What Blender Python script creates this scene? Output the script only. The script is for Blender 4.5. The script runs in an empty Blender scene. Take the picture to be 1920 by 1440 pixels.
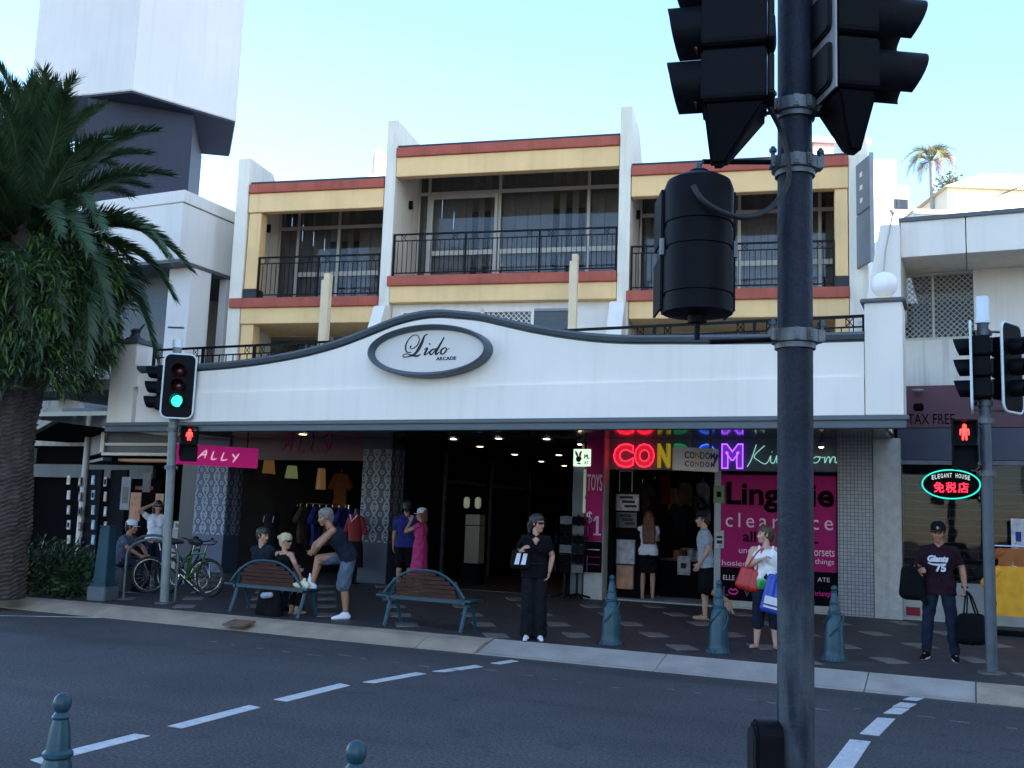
import bpy, bmesh, math, random
import numpy as np
from mathutils import Vector, Matrix, noise

# ------------------------------------------------------------------ camera, sky, sun, exposure
SC = bpy.context.scene
COL = SC.collection
R = math.radians
F, YAW, PITCH, ROLL, EYE = 1900., R(24.7), math.atan(256/1900.), .036, Vector((0, 0, 1.77))
CAMM = Matrix.Rotation(YAW, 3, 'Z') @ Matrix.Rotation(math.pi/2+PITCH, 3, 'X') @ Matrix.Rotation(ROLL, 3, 'Z')
cam = bpy.data.cameras.new('camera'); camo = bpy.data.objects.new('camera', cam); COL.objects.link(camo)
camo.matrix_world = Matrix.Translation(EYE) @ CAMM.to_4x4()
cam.sensor_width = 36; cam.lens = 36*F/1920; cam.clip_start = .05; cam.clip_end = 1500
SC.camera = camo
SUN_EL, SUN_AZ = R(34), R(112)          # azimuth clockwise from +Y: the sun stands to the right, behind an added unseen block
wd = bpy.data.worlds.new('World'); SC.world = wd; wd.use_nodes = True
_n = wd.node_tree.nodes; _sky = _n.new('ShaderNodeTexSky'); _sky.sky_type = 'NISHITA'; _sky.sun_disc = False
_sky.sun_elevation = SUN_EL; _sky.sun_rotation = SUN_AZ; _sky.air_density = 1.0; _sky.dust_density = .3; _sky.ozone_density = 3.4
wd.node_tree.links.new(_sky.outputs[0], _n['Background'].inputs[0]); _n['Background'].inputs[1].default_value = .12
sl = bpy.data.lights.new('sun', 'SUN'); sl.energy = 4.5; sl.angle = R(.5); sl.color = (1, .94, .84)
so = bpy.data.objects.new('sun', sl); COL.objects.link(so)
_sd = Vector((math.sin(SUN_AZ)*math.cos(SUN_EL), math.cos(SUN_AZ)*math.cos(SUN_EL), math.sin(SUN_EL)))
so.rotation_euler = _sd.to_track_quat('Z', 'Y').to_euler(); so.location = (0, -30, 60)
SC.view_settings.view_transform = 'Standard'; SC.view_settings.look = 'None'
SC.view_settings.gamma = 1; SC.view_settings.use_curve_mapping = False
SC.view_settings.exposure = 2.3
rnd = random.Random(7)

# ------------------------------------------------------------------ measuring helpers (photo pixel -> metres)
def ray(px, py): return CAMM @ Vector(((px-960)/F, (720-py)/F, -1))
def onz(px, py, z):
    d = ray(px, py); return EYE + d*((z-EYE.z)/d.z)
def ony(px, py, y):
    d = ray(px, py); return EYE + d*(y/d.y)
def onx(px, py, x):
    d = ray(px, py); return EYE + d*(x/d.x)
FWD = Vector((-math.sin(YAW), math.cos(YAW), 0)); RGT = Vector((math.cos(YAW), math.sin(YAW), 0))
def atd(px, py, D):
    d = ray(px, py); return EYE + d*(D/d.dot(FWD))
BA = R(10.7); BD = Vector((math.cos(BA), math.sin(BA), 0)); BN = Vector((-math.sin(BA), math.cos(BA), 0))
B0 = onz(955, 527, 7.2)
def onB(px, py, v=0):
    d = ray(px, py); t = ((B0-EYE).dot(BN)+v)/d.dot(BN); p = EYE+d*t; return Vector(((p-B0).dot(BD), v, p.z))
def pave_z(y): return .15+.2*min(max(y-13.0, 0), 5.8)/5.8

# ------------------------------------------------------------------ materials
def srgb(r, g, b):
    f = lambda c: c/12.92 if c <= .04045 else ((c+.055)/1.055)**2.4
    return (f(r/255), f(g/255), f(b/255))
def mat(name, col, rough=.6, var=.12, scale=2.5, bump=0, bscale=60, metal=0, spec=.5, streak=0, fine=0, coat=0, chip=None, sdir=(7, 7, .35), fsc=90):
    m = bpy.data.materials.new(name); m.use_nodes = True
    nt = m.node_tree; N = nt.nodes; L = nt.links; p = N['Principled BSDF']
    p.inputs['Roughness'].default_value = rough; p.inputs['Metallic'].default_value = metal
    p.inputs['Specular IOR Level'].default_value = spec; p.inputs['Coat Weight'].default_value = coat
    tc = N.new('ShaderNodeTexCoord'); src = tc.outputs['Object']
    nz = N.new('ShaderNodeTexNoise'); nz.inputs['Scale'].default_value = scale; nz.inputs['Detail'].default_value = 6
    L.new(src, nz.inputs['Vector'])
    rp = N.new('ShaderNodeMapRange'); rp.inputs['From Min'].default_value = .3; rp.inputs['From Max'].default_value = .7
    rp.inputs['To Min'].default_value = 1-var; rp.inputs['To Max'].default_value = 1+var
    L.new(nz.outputs['Fac'], rp.inputs['Value']); fac = rp.outputs[0]
    def times(a, b):
        q = N.new('ShaderNodeMath'); q.operation = 'MULTIPLY'; L.new(a, q.inputs[0]); L.new(b, q.inputs[1]); return q.outputs[0]
    if fine:
        n2 = N.new('ShaderNodeTexNoise'); n2.inputs['Scale'].default_value = fsc; n2.inputs['Detail'].default_value = 3; L.new(src, n2.inputs['Vector'])
        r2 = N.new('ShaderNodeMapRange'); r2.inputs['From Min'].default_value = .3; r2.inputs['From Max'].default_value = .7
        r2.inputs['To Min'].default_value = 1-fine; r2.inputs['To Max'].default_value = 1+fine; L.new(n2.outputs['Fac'], r2.inputs['Value'])
        fac = times(fac, r2.outputs[0])
    if streak:
        mp = N.new('ShaderNodeMapping'); mp.inputs['Scale'].default_value = sdir; L.new(src, mp.inputs['Vector'])
        n3 = N.new('ShaderNodeTexNoise'); n3.inputs['Scale'].default_value = 1; n3.inputs['Detail'].default_value = 5; L.new(mp.outputs[0], n3.inputs['Vector'])
        r3 = N.new('ShaderNodeMapRange'); r3.inputs['From Min'].default_value = .5; r3.inputs['From Max'].default_value = .75
        r3.inputs['To Min'].default_value = 1; r3.inputs['To Max'].default_value = 1-streak; L.new(n3.outputs['Fac'], r3.inputs['Value'])
        fac = times(fac, r3.outputs[0])
    mx = N.new('ShaderNodeMix'); mx.data_type = 'RGBA'; mx.blend_type = 'MULTIPLY'; mx.inputs[0].default_value = 1
    mx.inputs[6].default_value = (*col, 1); L.new(fac, mx.inputs[7]); L.new(mx.outputs[2], p.inputs['Base Color'])
    if chip:
        n4 = N.new('ShaderNodeTexNoise'); n4.inputs['Scale'].default_value = chip[0]; n4.inputs['Detail'].default_value = 8; n4.inputs['Roughness'].default_value = .7; L.new(src, n4.inputs['Vector'])
        r4 = N.new('ShaderNodeMapRange'); r4.inputs[1].default_value = chip[1]; r4.inputs[2].default_value = chip[1]+.06; L.new(n4.outputs['Fac'], r4.inputs[0])
        m4 = N.new('ShaderNodeMix'); m4.data_type = 'RGBA'; L.new(r4.outputs[0], m4.inputs[0]); L.new(mx.outputs[2], m4.inputs[6]); m4.inputs[7].default_value = (*chip[2], 1); L.new(m4.outputs[2], p.inputs['Base Color'])
    if bump:
        nb = N.new('ShaderNodeTexNoise'); nb.inputs['Scale'].default_value = bscale; nb.inputs['Detail'].default_value = 4; L.new(src, nb.inputs['Vector'])
        b = N.new('ShaderNodeBump'); b.inputs['Strength'].default_value = bump; b.inputs['Distance'].default_value = .02
        L.new(nb.outputs['Fac'], b.inputs['Height']); L.new(b.outputs[0], p.inputs['Normal'])
    return m
def glow(name, col, s, body=.05):
    m = bpy.data.materials.new(name); m.use_nodes = True; p = m.node_tree.nodes['Principled BSDF']
    p.inputs['Base Color'].default_value = (*[c*body for c in col], 1); p.inputs['Emission Color'].default_value = (*col, 1)
    p.inputs['Emission Strength'].default_value = s; p.inputs['Roughness'].default_value = .3; return m
def glass(name, tint=(.03, .035, .04), alpha=.75, spec=.4):
    m = bpy.data.materials.new(name); m.use_nodes = True; nt = m.node_tree; p = nt.nodes['Principled BSDF']
    p.inputs['Base Color'].default_value = (*tint, 1); p.inputs['Roughness'].default_value = .02; p.inputs['Specular IOR Level'].default_value = spec
    p.inputs['Alpha'].default_value = alpha
    tc = nt.nodes.new('ShaderNodeTexCoord'); nz = nt.nodes.new('ShaderNodeTexNoise'); nz.inputs['Scale'].default_value = .8
    nt.links.new(tc.outputs['Object'], nz.inputs['Vector']); b = nt.nodes.new('ShaderNodeBump'); b.inputs['Strength'].default_value = .05; b.inputs['Distance'].default_value = .1
    nt.links.new(nz.outputs['Fac'], b.inputs['Height']); nt.links.new(b.outputs[0], p.inputs['Normal']); return m
def pattern_mat(name, base, line, sx, sz):
    # printed damask wrap: interlaced ogee figures
    m = mat(name, base, .5, .1); nt = m.node_tree; N = nt.nodes; L = nt.links; p = N['Principled BSDF']
    tc = N.new('ShaderNodeTexCoord'); sp = N.new('ShaderNodeSeparateXYZ'); L.new(tc.outputs['Object'], sp.inputs[0])
    def M(op, a, b=None, c=None):
        q = N.new('ShaderNodeMath'); q.operation = op
        for i, v in enumerate((a, b, c)):
            if v is None: continue
            if isinstance(v, (int, float)): q.inputs[i].default_value = v
            else: L.new(v, q.inputs[i])
        return q.outputs[0]
    xx = M('ADD', sp.outputs[0], sp.outputs[1])
    wv = M('MULTIPLY', M('SINE', M('MULTIPLY', sp.outputs[2], 2*math.pi/sz)), .25)
    u = M('DIVIDE', xx, sx)
    def fam(sg):
        q = M('ADD', u, M('MULTIPLY', wv, sg)); return M('LESS_THAN', M('ABSOLUTE', M('SUBTRACT', M('FRACT', q), .5)), .075)
    l1 = M('MAXIMUM', fam(1), fam(-1))
    d = M('MULTIPLY', M('COSINE', M('MULTIPLY', xx, 2*math.pi/sx)), M('COSINE', M('MULTIPLY', sp.outputs[2], 4*math.pi/sz)))
    l2 = M('MULTIPLY', M('GREATER_THAN', d, .55), M('LESS_THAN', d, .9))
    nz = N.new('ShaderNodeTexNoise'); nz.inputs['Scale'].default_value = 22; L.new(tc.outputs['Object'], nz.inputs['Vector'])
    k = M('MULTIPLY', M('MAXIMUM', l1, l2), M('GREATER_THAN', nz.outputs['Fac'], .36))
    k = M('MULTIPLY', k, M('MULTIPLY', M('GREATER_THAN', sp.outputs[2], 1.2), M('LESS_THAN', sp.outputs[2], 3.2)))
    mx = N.new('ShaderNodeMix'); mx.data_type = 'RGBA'; L.new(k, mx.inputs[0])
    old = p.inputs['Base Color'].links[0].from_socket; L.new(old, mx.inputs[6]); mx.inputs[7].default_value = (*line, 1)
    L.new(mx.outputs[2], p.inputs['Base Color']); return m
def tile_mat(name, c1, c2, gr, sc):
    m = mat(name, c1, .35); nt = m.node_tree; N = nt.nodes; p = N['Principled BSDF']
    tc = N.new('ShaderNodeTexCoord'); mp = N.new('ShaderNodeMapping'); mp.inputs['Rotation'].default_value = (R(90), 0, 0)
    nt.links.new(tc.outputs['Object'], mp.inputs['Vector'])
    b = N.new('ShaderNodeTexBrick'); b.offset = 0; b.inputs['Scale'].default_value = sc; b.inputs['Brick Width'].default_value = .5; b.inputs['Row Height'].default_value = .5
    b.inputs['Mortar Size'].default_value = .045; b.inputs['Color1'].default_value = (*c1, 1); b.inputs['Color2'].default_value = (*c2, 1); b.inputs['Mortar'].default_value = (*gr, 1)
    nt.links.new(mp.outputs[0], b.inputs['Vector']); nt.links.new(b.outputs['Color'], p.inputs['Base Color'])
    bp = N.new('ShaderNodeBump'); bp.inputs['Strength'].default_value = .4; bp.inputs['Distance'].default_value = .004; bp.invert = True
    nt.links.new(b.outputs['Fac'], bp.inputs['Height']); nt.links.new(bp.outputs[0], p.inputs['Normal']); return m

MT = {}
def defm(k, *a, **kw): MT[k] = mat(k, *a, **kw)
defm('asphalt', (.06, .059, .061), .8, .24, .5, .6, 110, fine=.6, fsc=38, spec=.3, streak=.3, sdir=(.07, 1.3, 1), chip=(2.2, .58, (.04, .04, .043)))
defm('roadpaint', (.5, .5, .49), .6, .14, 9, .15, 60, fine=.2, chip=(14, .6, (.16, .16, .165)))
defm('wornpaint', (.1, .1, .102), .75, .3, 9, fine=.3)
defm('paver', (.04, .037, .037), .6, .3, 5, .2, 40, fine=.2)
defm('lightpaver', (.155, .14, .125), .6, .16, 6, .15, 50, fine=.12)
defm('kerb', (.3, .235, .17), .8, .22, 2.5, .35, 70, fine=.2)
defm('kerbpale', (.31, .28, .25), .8, .15, 2.5, .3, 70, fine=.15)
defm('white', (.88, .79, .68), .6, .05, .8, .05, 30, streak=.1)
defm('fascia', (.88, .79, .68), .6, .05, .6, .05, 18, streak=.07)
defm('signface', (.7, .64, .57), .55, .04, 2)
defm('offwhite', (.88, .78, .62), .7, .06, 1, .1, 40, streak=.16)
defm('stained', (.66, .62, .55), .7, .06, 1.5, .1, 40, streak=.4)
defm('greytrim', (.085, .105, .12), .5, .08, 3)
defm('yellow', (.95, .61, .28), .7, .08, 1.2, .08, 40, streak=.07, spec=.2)
defm('red', (.46, .11, .07), .7, .14, 2, .08, 40, streak=.2, spec=.25)
defm('roofdark', (.03, .032, .035), .7, .2, 3)
defm('cream', (.82, .62, .38), .65, .1, 2, streak=.15)
defm('iron', (.0045, .005, .006), .5, .15, 8, spec=.15)
defm('frame', (.5, .46, .38), .5, .08, 3)
defm('frame_grey', (.3, .31, .32), .45, .08, 3)
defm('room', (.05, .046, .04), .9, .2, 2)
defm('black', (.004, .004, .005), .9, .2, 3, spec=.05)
defm('curtain', (.5, .47, .43), .9, .1, 5)
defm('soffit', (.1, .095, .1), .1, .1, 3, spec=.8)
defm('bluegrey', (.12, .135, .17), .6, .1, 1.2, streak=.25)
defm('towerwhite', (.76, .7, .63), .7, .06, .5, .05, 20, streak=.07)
defm('leftgrey', (.1, .11, .125), .55, .12, 2, streak=.15)
defm('polegrey', (.07, .085, .1), .5, .22, 5, .15, 60, streak=.3)
defm('polelight', (.19, .21, .2), .5, .16, 5, .08, 60, streak=.2)
defm('galv', (.12, .13, .14), .5, .25, 14, .1, 80, metal=.5)
defm('sigblack', (.004, .0045, .0065), .5, .2, 8, .08, 80, spec=.08)
defm('siggrey', (.009, .0095, .012), .6, .2, 8, spec=.2)
defm('whiteplastic', (.66, .72, .72), .4, .05, 3)
defm('teal', (.014, .055, .075), .38, .22, 7, .1, 40, spec=.4)
defm('bench_wood', (.05, .016, .01), .5, .25, 8, .25, 30)
defm('pink', (.85, .02, .3), .5, .06, 3, spec=.2)
defm('pinkposter', (.36, .006, .11), .5, .06, 3, spec=.15)
defm('darkink', (.008, .003, .006), .8, .1, spec=.03)
defm('palepink', (.75, .5, .6), .5, .05)
defm('maroon', (.085, .018, .03), .5, .15)
defm('inkdark', (.02, .023, .032), .6, .1, spec=.2)
defm('granite', (.36, .345, .31), .45, .15, 6, .08, 50, streak=.14, fine=.1)
defm('concrete', (.34, .33, .31), .8, .14, 3, .2, 50)
defm('floor_arc', (.05, .03, .022), .35, .2, 3)
defm('bark', (.06, .048, .038), .95, .35, 9, .7, 40)
defm('leaf', (.028, .06, .02), .5, .35, 2.2, spec=.4)
defm('stemblue', (.02, .0225, .04), .65, .12, 1.2, streak=.25)
defm('leafdark', (.02, .042, .018), .55, .35, 2.2, spec=.4)
defm('fern', (.055, .105, .014), .5, .4, 3, spec=.4)
defm('rachis', (.06, .075, .025), .6, .2, 5)
defm('steel', (.55, .56, .55), .25, .1, 8, metal=1)
defm('rubber', (.009, .009, .01), .6, .1)
defm('chrome', (.6, .6, .6), .2, .1, 8, metal=1)
defm('greenpaint', (.025, .13, .02), .3, .1)
defm('darkblue', (.01, .014, .04), .35, .1)
defm('purple', (.05, .025, .22), .4, .1)
defm('poster', (.4, .38, .38), .5, .4, 9)
defm('posterteal', (.06, .22, .3), .5, .35, 6)
defm('posterdark', (.05, .045, .055), .4, .5, 9)
defm('posterskin', (.45, .2, .1), .5, .35, 7)
defm('farwhite', (.7, .68, .66), .7, .04)
defm('farcream', (.75, .67, .5), .7, .05)
defm('farpink', (.7, .42, .42), .7, .05)
defm('window_dark', (.02, .024, .03), .1, .1, spec=.6)
defm('signgrey', (.2, .215, .23), .5, .1)
defm('rust', (.16, .09, .055), .9, .3, 12, .4, 60)
defm('clothred', (.2, .012, .016), .85, .2, 6); defm('clothorange', (.3, .09, .02), .85, .25, 6); defm('clothdark', (.011, .011, .015), .9, .3, 6, spec=.1); defm('clothblue', (.012, .018, .16), .85, .2, 6)
defm('clothyellow', (.72, .33, .015), .8, .15, 6); defm('clothpink', (.45, .03, .14), .85, .3, 14); defm('clothgrey', (.3, .31, .34), .9, .12, 6); defm('clothwhite', (.66, .66, .7), .9, .08, 6); defm('clothbrown', (.08, .045, .03), .9, .3, 6)
MT['shopglass'] = glass('shopglass', (.008, .009, .011), .35)
MT['winglass'] = glass('winglass', (.014, .017, .02), .36, 1.0)
MT['damask'] = pattern_mat('damask', (.055, .075, .14), (.3, .35, .44), .31, .6)
MT['damaskdark'] = pattern_mat('damaskdark', (.035, .042, .065), (.24, .25, .29), .31, .6)
MT['mosaic'] = tile_mat('mosaic', (.3, .3, .31), (.24, .24, .255), (.09, .09, .095), 8)
MT['oven'] = glow('opal_lamp', (.8, .82, .85), .04, .9)
MT['neonred'] = glow('neonred', (1, .01, .03), 1.2); MT['neonreddim'] = glow('neonreddim', (.7, .01, .025), .16)
MT['neonyellow'] = glow('neonyellow', (.7, .5, .02), .07); MT['neonyellowdim'] = glow('neonyellowdim', (.5, .35, .02), .1, .4)
MT['neongreen'] = glow('neongreen', (.02, .5, .16), .07); MT['neongreendim'] = glow('neongreendim', (.02, .3, .1), .08)
MT['neonblue'] = glow('neonblue', (.03, .14, 1), .4); MT['neonbluedim'] = glow('neonbluedim', (.03, .06, .6), .12)
MT['neonviolet'] = glow('neonviolet', (.3, .07, 1), .6); MT['neonvioletdim'] = glow('neonvioletdim', (.14, .03, .55), .16)
MT['neoncyan'] = glow('neoncyan', (.35, .8, .68), .16); MT['neonteal'] = glow('neonteal', (.02, .6, .5), .35)
MT['neonwhite'] = glow('neonwhite', (.7, .85, .85), .25)
MT['lampwarm'] = glow('lampwarm', (1, .74, .42), 2.2); MT['lampcool'] = glow('lampcool', (1, .88, .68), 2)
MT['lampyellow'] = glow('lampyellow', (.7, .36, .1), .025); MT['lampgreen'] = glow('lampgreen', (.5, .6, .25), .035)
MT['siggreen'] = glow('siggreen', (.03, .75, .42), .5); MT['sigred'] = glow('sigred', (1, .02, .015), 1.6)
MT['sigreddark'] = mat('sigreddark', (.06, .006, .006), .2, .1); MT['siggreendark'] = mat('siggreendark', (.004, .03, .02), .2, .1)
MT['litsign'] = glow('litsign', (.55, .72, .55), .28, .6)
MT['litstrip'] = glow('litstrip', (.6, .66, .5), .04, .5)
MT['litpanel'] = glow('litpanel', (.3, .28, .2), .006, .2)
MT['pinksign'] = glow('pinksign', (.8, .012, .3), .055, .6); MT['pinkletter'] = glow('pinkletter', (.95, .6, .78), .12, .8)

def joints(m, sc, rot, dark):      # fine joints between the dark paving units
    nt = m.node_tree; N = nt.nodes; L = nt.links; p = N['Principled BSDF']; old = p.inputs['Base Color'].links[0].from_socket
    tc = N.new('ShaderNodeTexCoord'); mp = N.new('ShaderNodeMapping'); mp.inputs['Rotation'].default_value = (0, 0, rot); L.new(tc.outputs['Object'], mp.inputs['Vector'])
    b = N.new('ShaderNodeTexBrick'); b.offset = .5; b.inputs['Scale'].default_value = sc; b.inputs['Brick Width'].default_value = .5; b.inputs['Row Height'].default_value = .5; b.inputs['Mortar Size'].default_value = .014
    b.inputs['Color1'].default_value = (1, 1, 1, 1); b.inputs['Color2'].default_value = (.72, .72, .74, 1); b.inputs['Mortar'].default_value = (dark, dark, dark, 1); L.new(mp.outputs[0], b.inputs['Vector'])
    mx = N.new('ShaderNodeMix'); mx.data_type = 'RGBA'; mx.blend_type = 'MULTIPLY'; mx.inputs[0].default_value = 1; L.new(old, mx.inputs[6]); L.new(b.outputs['Color'], mx.inputs[7]); L.new(mx.outputs[2], p.inputs['Base Color'])
joints(MT['paver'], 1.2, R(-35), .35)

# ------------------------------------------------------------------ mesh helpers
class MB:
    def __init__(s): s.v = []; s.f = []; s.m = []; s.cur = 0
    def add(s, vs, fs):
        o = len(s.v); s.v += [tuple(v) for v in vs]; s.f += [tuple(i+o for i in f) for f in fs]; s.m += [s.cur]*len(fs); return s
    def box(s, x0, x1, y0, y1, z0, z1):
        return s.add([(x, y, z) for z in (z0, z1) for y in (y0, y1) for x in (x0, x1)],
                     [(0, 2, 3, 1), (4, 5, 7, 6), (0, 1, 5, 4), (2, 6, 7, 3), (0, 4, 6, 2), (1, 3, 7, 5)])
    def hull8(s, q0, q1):
        n = len(q0); return s.add(list(q0)+list(q1), [tuple(range(n))[::-1], tuple(range(n, 2*n))]+[(i, (i+1) % n, n+(i+1) % n, n+i) for i in range(n)])
    def prism(s, poly, a, b, axis='z'):
        f = {'z': lambda p, t: (p[0], p[1], t), 'y': lambda p, t: (p[0], t, p[1]), 'x': lambda p, t: (t, p[0], p[1])}[axis]
        return s.hull8([f(p, a) for p in poly], [f(p, b) for p in poly])
    def tube(s, pts, r, n=8, caps=True, flat=1.0):
        pts = [Vector(p) for p in pts]; rs = r if isinstance(r, (list, tuple)) else [r]*len(pts); o = []
        up = None
        for i, p in enumerate(pts):
            t = (pts[min(i+1, len(pts)-1)]-pts[max(i-1, 0)]).normalized()
            if up is None: up = Vector((0, 0, 1)) if abs(t.z) < .9 else Vector((0, 1, 0))
            a = t.cross(up)
            if a.length < 1e-4: a = t.cross(Vector((1, 0, 0)))
            a.normalize(); b = a.cross(t).normalized(); up = b
            for k in range(n):
                w = 2*math.pi*k/n; o.append(p+(a*math.cos(w)+b*math.sin(w)*flat)*rs[i])
        fs = [(i*n+k, i*n+(k+1) % n, (i+1)*n+(k+1) % n, (i+1)*n+k) for i in range(len(pts)-1) for k in range(n)]
        if caps: fs += [tuple(range(n))[::-1], tuple(range((len(pts)-1)*n, len(pts)*n))]
        return s.add(o, fs)
    def lathe(s, prof, n=16, c=(0, 0, 0), axis='z', arc=2*math.pi, a0=0):
        o = []; full = arc > 6.28; nn = n if full else n+1
        for r, h in prof:
            for k in range(nn):
                w = a0+arc*k/n; x, y = r*math.cos(w), r*math.sin(w)
                p = {'z': (x, y, h), 'y': (x, h, y), 'x': (h, x, y)}[axis]; o.append((p[0]+c[0], p[1]+c[1], p[2]+c[2]))
        fs = []
        for i in range(len(prof)-1):
            for k in range(n):
                k2 = (k+1) % nn if full else k+1; fs.append((i*nn+k, i*nn+k2, (i+1)*nn+k2, (i+1)*nn+k))
        if full:
            if prof[0][0] > 1e-4: fs.append(tuple(range(nn))[::-1])
            if prof[-1][0] > 1e-4: fs.append(tuple(range((len(prof)-1)*nn, len(prof)*nn)))
        return s.add(o, fs)
    def cone(s, p, q, r1, r2, n=10):       # sphere swept between two points
        p, q = Vector(p), Vector(q); d = q-p; L = d.length
        if L < 1e-6: d = Vector((0, 0, 1)); L = 1e-6; q = p+d*L
        t = d/L; sn = max(-1, min(1, (r1-r2)/L)); A = math.asin(sn) if abs(sn) < .99 else 0
        up = Vector((0, 0, 1)) if abs(t.z) < .9 else Vector((1, 0, 0)); a = t.cross(up).normalized(); b = t.cross(a)
        prof = [(r1*math.cos(w), -r1*math.sin(-w)) for w in [-math.pi/2+(A+math.pi/2)*i/4 for i in range(5)]]
        pr = [(r, h) for r, h in prof]
        pr += [(r2*math.cos(w), L+r2*math.sin(w)) for w in [A+(math.pi/2-A)*i/4 for i in range(5)]]
        o = []
        for r, h in pr:
            for k in range(n):
                w = 2*math.pi*k/n; o.append(p+t*h+(a*math.cos(w)+b*math.sin(w))*max(r, 1e-4))
        m = len(pr)
        fs = [(i*n+(k+1) % n, i*n+k, (i+1)*n+k, (i+1)*n+(k+1) % n) for i in range(m-1) for k in range(n)]
        fs += [tuple(range(n)), tuple(range((m-1)*n, m*n))[::-1]]
        return s.add(o, fs)
    def mesh(s, name, mats):
        me = bpy.data.meshes.new(name); me.from_pydata(s.v, [], s.f)
        for m in (mats if isinstance(mats, (list, tuple)) else [mats]): me.materials.append(MT[m] if isinstance(m, str) else m)
        if max(s.m, default=0): me.polygons.foreach_set('material_index', s.m)
        me.update(); return me
def link(name, me, parent=None, loc=None, rz=None):
    o = bpy.data.objects.new(name, me); COL.objects.link(o)
    if parent: o.parent = parent
    if loc is not None: o.location = loc
    if rz is not None: o.rotation_euler.z = rz
    return o
def fix(me, smooth=False, bevel=0, ang=35):
    bm = bmesh.new(); bm.from_mesh(me); bmesh.ops.recalc_face_normals(bm, faces=bm.faces)
    if bevel:
        es = [e for e in bm.edges if len(e.link_faces) == 2 and e.calc_face_angle(0) > R(50)]
        bmesh.ops.bevel(bm, geom=es, offset=bevel, segments=2, affect='EDGES', clamp_overlap=True)
    if smooth:
        for f in bm.faces: f.smooth = True
        for e in bm.edges:
            if len(e.link_faces) == 2 and e.calc_face_angle(0) > R(ang): e.smooth = False
    bm.to_mesh(me); bm.free(); return me
def obj(name, mb, m, parent=None, smooth=False, bevel=0, loc=None, rz=None, label=None, ang=35):
    o = link(name, fix(mb.mesh(name, m), smooth, bevel, ang), parent, loc, rz)
    if label: o['label'] = label
    return o
def tag(o, label, cat, group=None):
    o['label'] = label; o['category'] = cat
    if group: o['group'] = group
    return o
def thing(name, label, cat, loc=(0, 0, 0), rz=0, group=None):
    return tag(link(name, None, None, loc, rz), label, cat, group)
def struct(name, mb, m, **k):
    o = obj(name, mb, m, **k); o['kind'] = 'structure'; return o
def copy_tree(o, parent=None):
    c = o.copy(); COL.objects.link(c); c.parent = parent
    for ch in [k for k in o.children]: copy_tree(ch, c)
    return c
def box(name, m, parent, x0, x1, y0, y1, z0, z1, bevel=0, **k): return obj(name, MB().box(x0, x1, y0, y1, z0, z1), m, parent, bevel=bevel, **k)
def text_mesh(body, size, extrude=.004, bold=0, shear=0, outline=0, space=1, align='CENTER'):
    cu = bpy.data.curves.new('text', 'FONT'); cu.body = body; cu.size = size; cu.extrude = extrude; cu.offset = bold; cu.shear = shear
    cu.align_x = align; cu.align_y = 'CENTER'; cu.space_character = space; cu.resolution_u = 3
    if outline: cu.fill_mode = 'NONE'; cu.extrude = 0; cu.bevel_depth = outline; cu.bevel_resolution = 1
    to = bpy.data.objects.new('text', cu); COL.objects.link(to)
    me = bpy.data.meshes.new_from_object(to.evaluated_get(bpy.context.evaluated_depsgraph_get()))
    bpy.data.objects.remove(to); bpy.data.curves.remove(cu); return me
def text(name, body, m, parent, loc, size, width=None, height=None, rx=R(90), rz=0, **k):
    me = text_mesh(body, size, **k)
    xs = [v.co.x for v in me.vertices]; ys = [v.co.y for v in me.vertices]
    if xs:
        sx = width/(max(xs)-min(xs)) if width else 1; sy = height/(max(ys)-min(ys)) if height else (1 if not width else 1)
        cx, cy = (max(xs)+min(xs))/2, (max(ys)+min(ys))/2
        for v in me.vertices: v.co.x = (v.co.x-cx)*sx; v.co.y = (v.co.y-cy)*sy
    me.materials.clear(); me.materials.append(MT[m]); me.name = name
    for p in me.polygons: p.material_index = 0
    o = link(name, me, parent, loc); o.rotation_euler = (rx, 0, rz); return o
def spline(pts, n=6):
    P = [Vector(p) for p in pts]; o = []
    for i in range(len(P)-1):
        a, b, c, d = P[max(i-1, 0)], P[i], P[i+1], P[min(i+2, len(P)-1)]
        for k in range(n):
            t = k/n; o.append(.5*((2*b)+(c-a)*t+(2*a-5*b+4*c-d)*t*t+(3*b-a-3*c+d)*t**3))
    return o+[P[-1]]
def ribbon(mb, pts, w, y0, y1, n=6):   # stroke of lettering in the x,z plane, widths along the way
    P = spline([(p[0], p[1], 0) for p in pts], n); m = len(P)
    ws = w if isinstance(w, (list, tuple)) else [w]*len(pts)
    for i in range(m-1):
        def wid(j):
            u = j/(m-1)*(len(ws)-1); a = int(u); b = min(a+1, len(ws)-1); return ws[a]+(ws[b]-ws[a])*(u-a)
        def nor(j):
            t = P[min(j+1, m-1)]-P[max(j-1, 0)]; return Vector((-t.y, t.x, 0)).normalized()
        a, b = P[i], P[i+1]; na, nb = nor(i)*wid(i)/2, nor(i+1)*wid(i+1)/2
        q = [a+na, b+nb, b-nb, a-na]
        mb.hull8([(p.x, y0, p.y) for p in q], [(p.x, y1, p.y) for p in q])
    return mb

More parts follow.
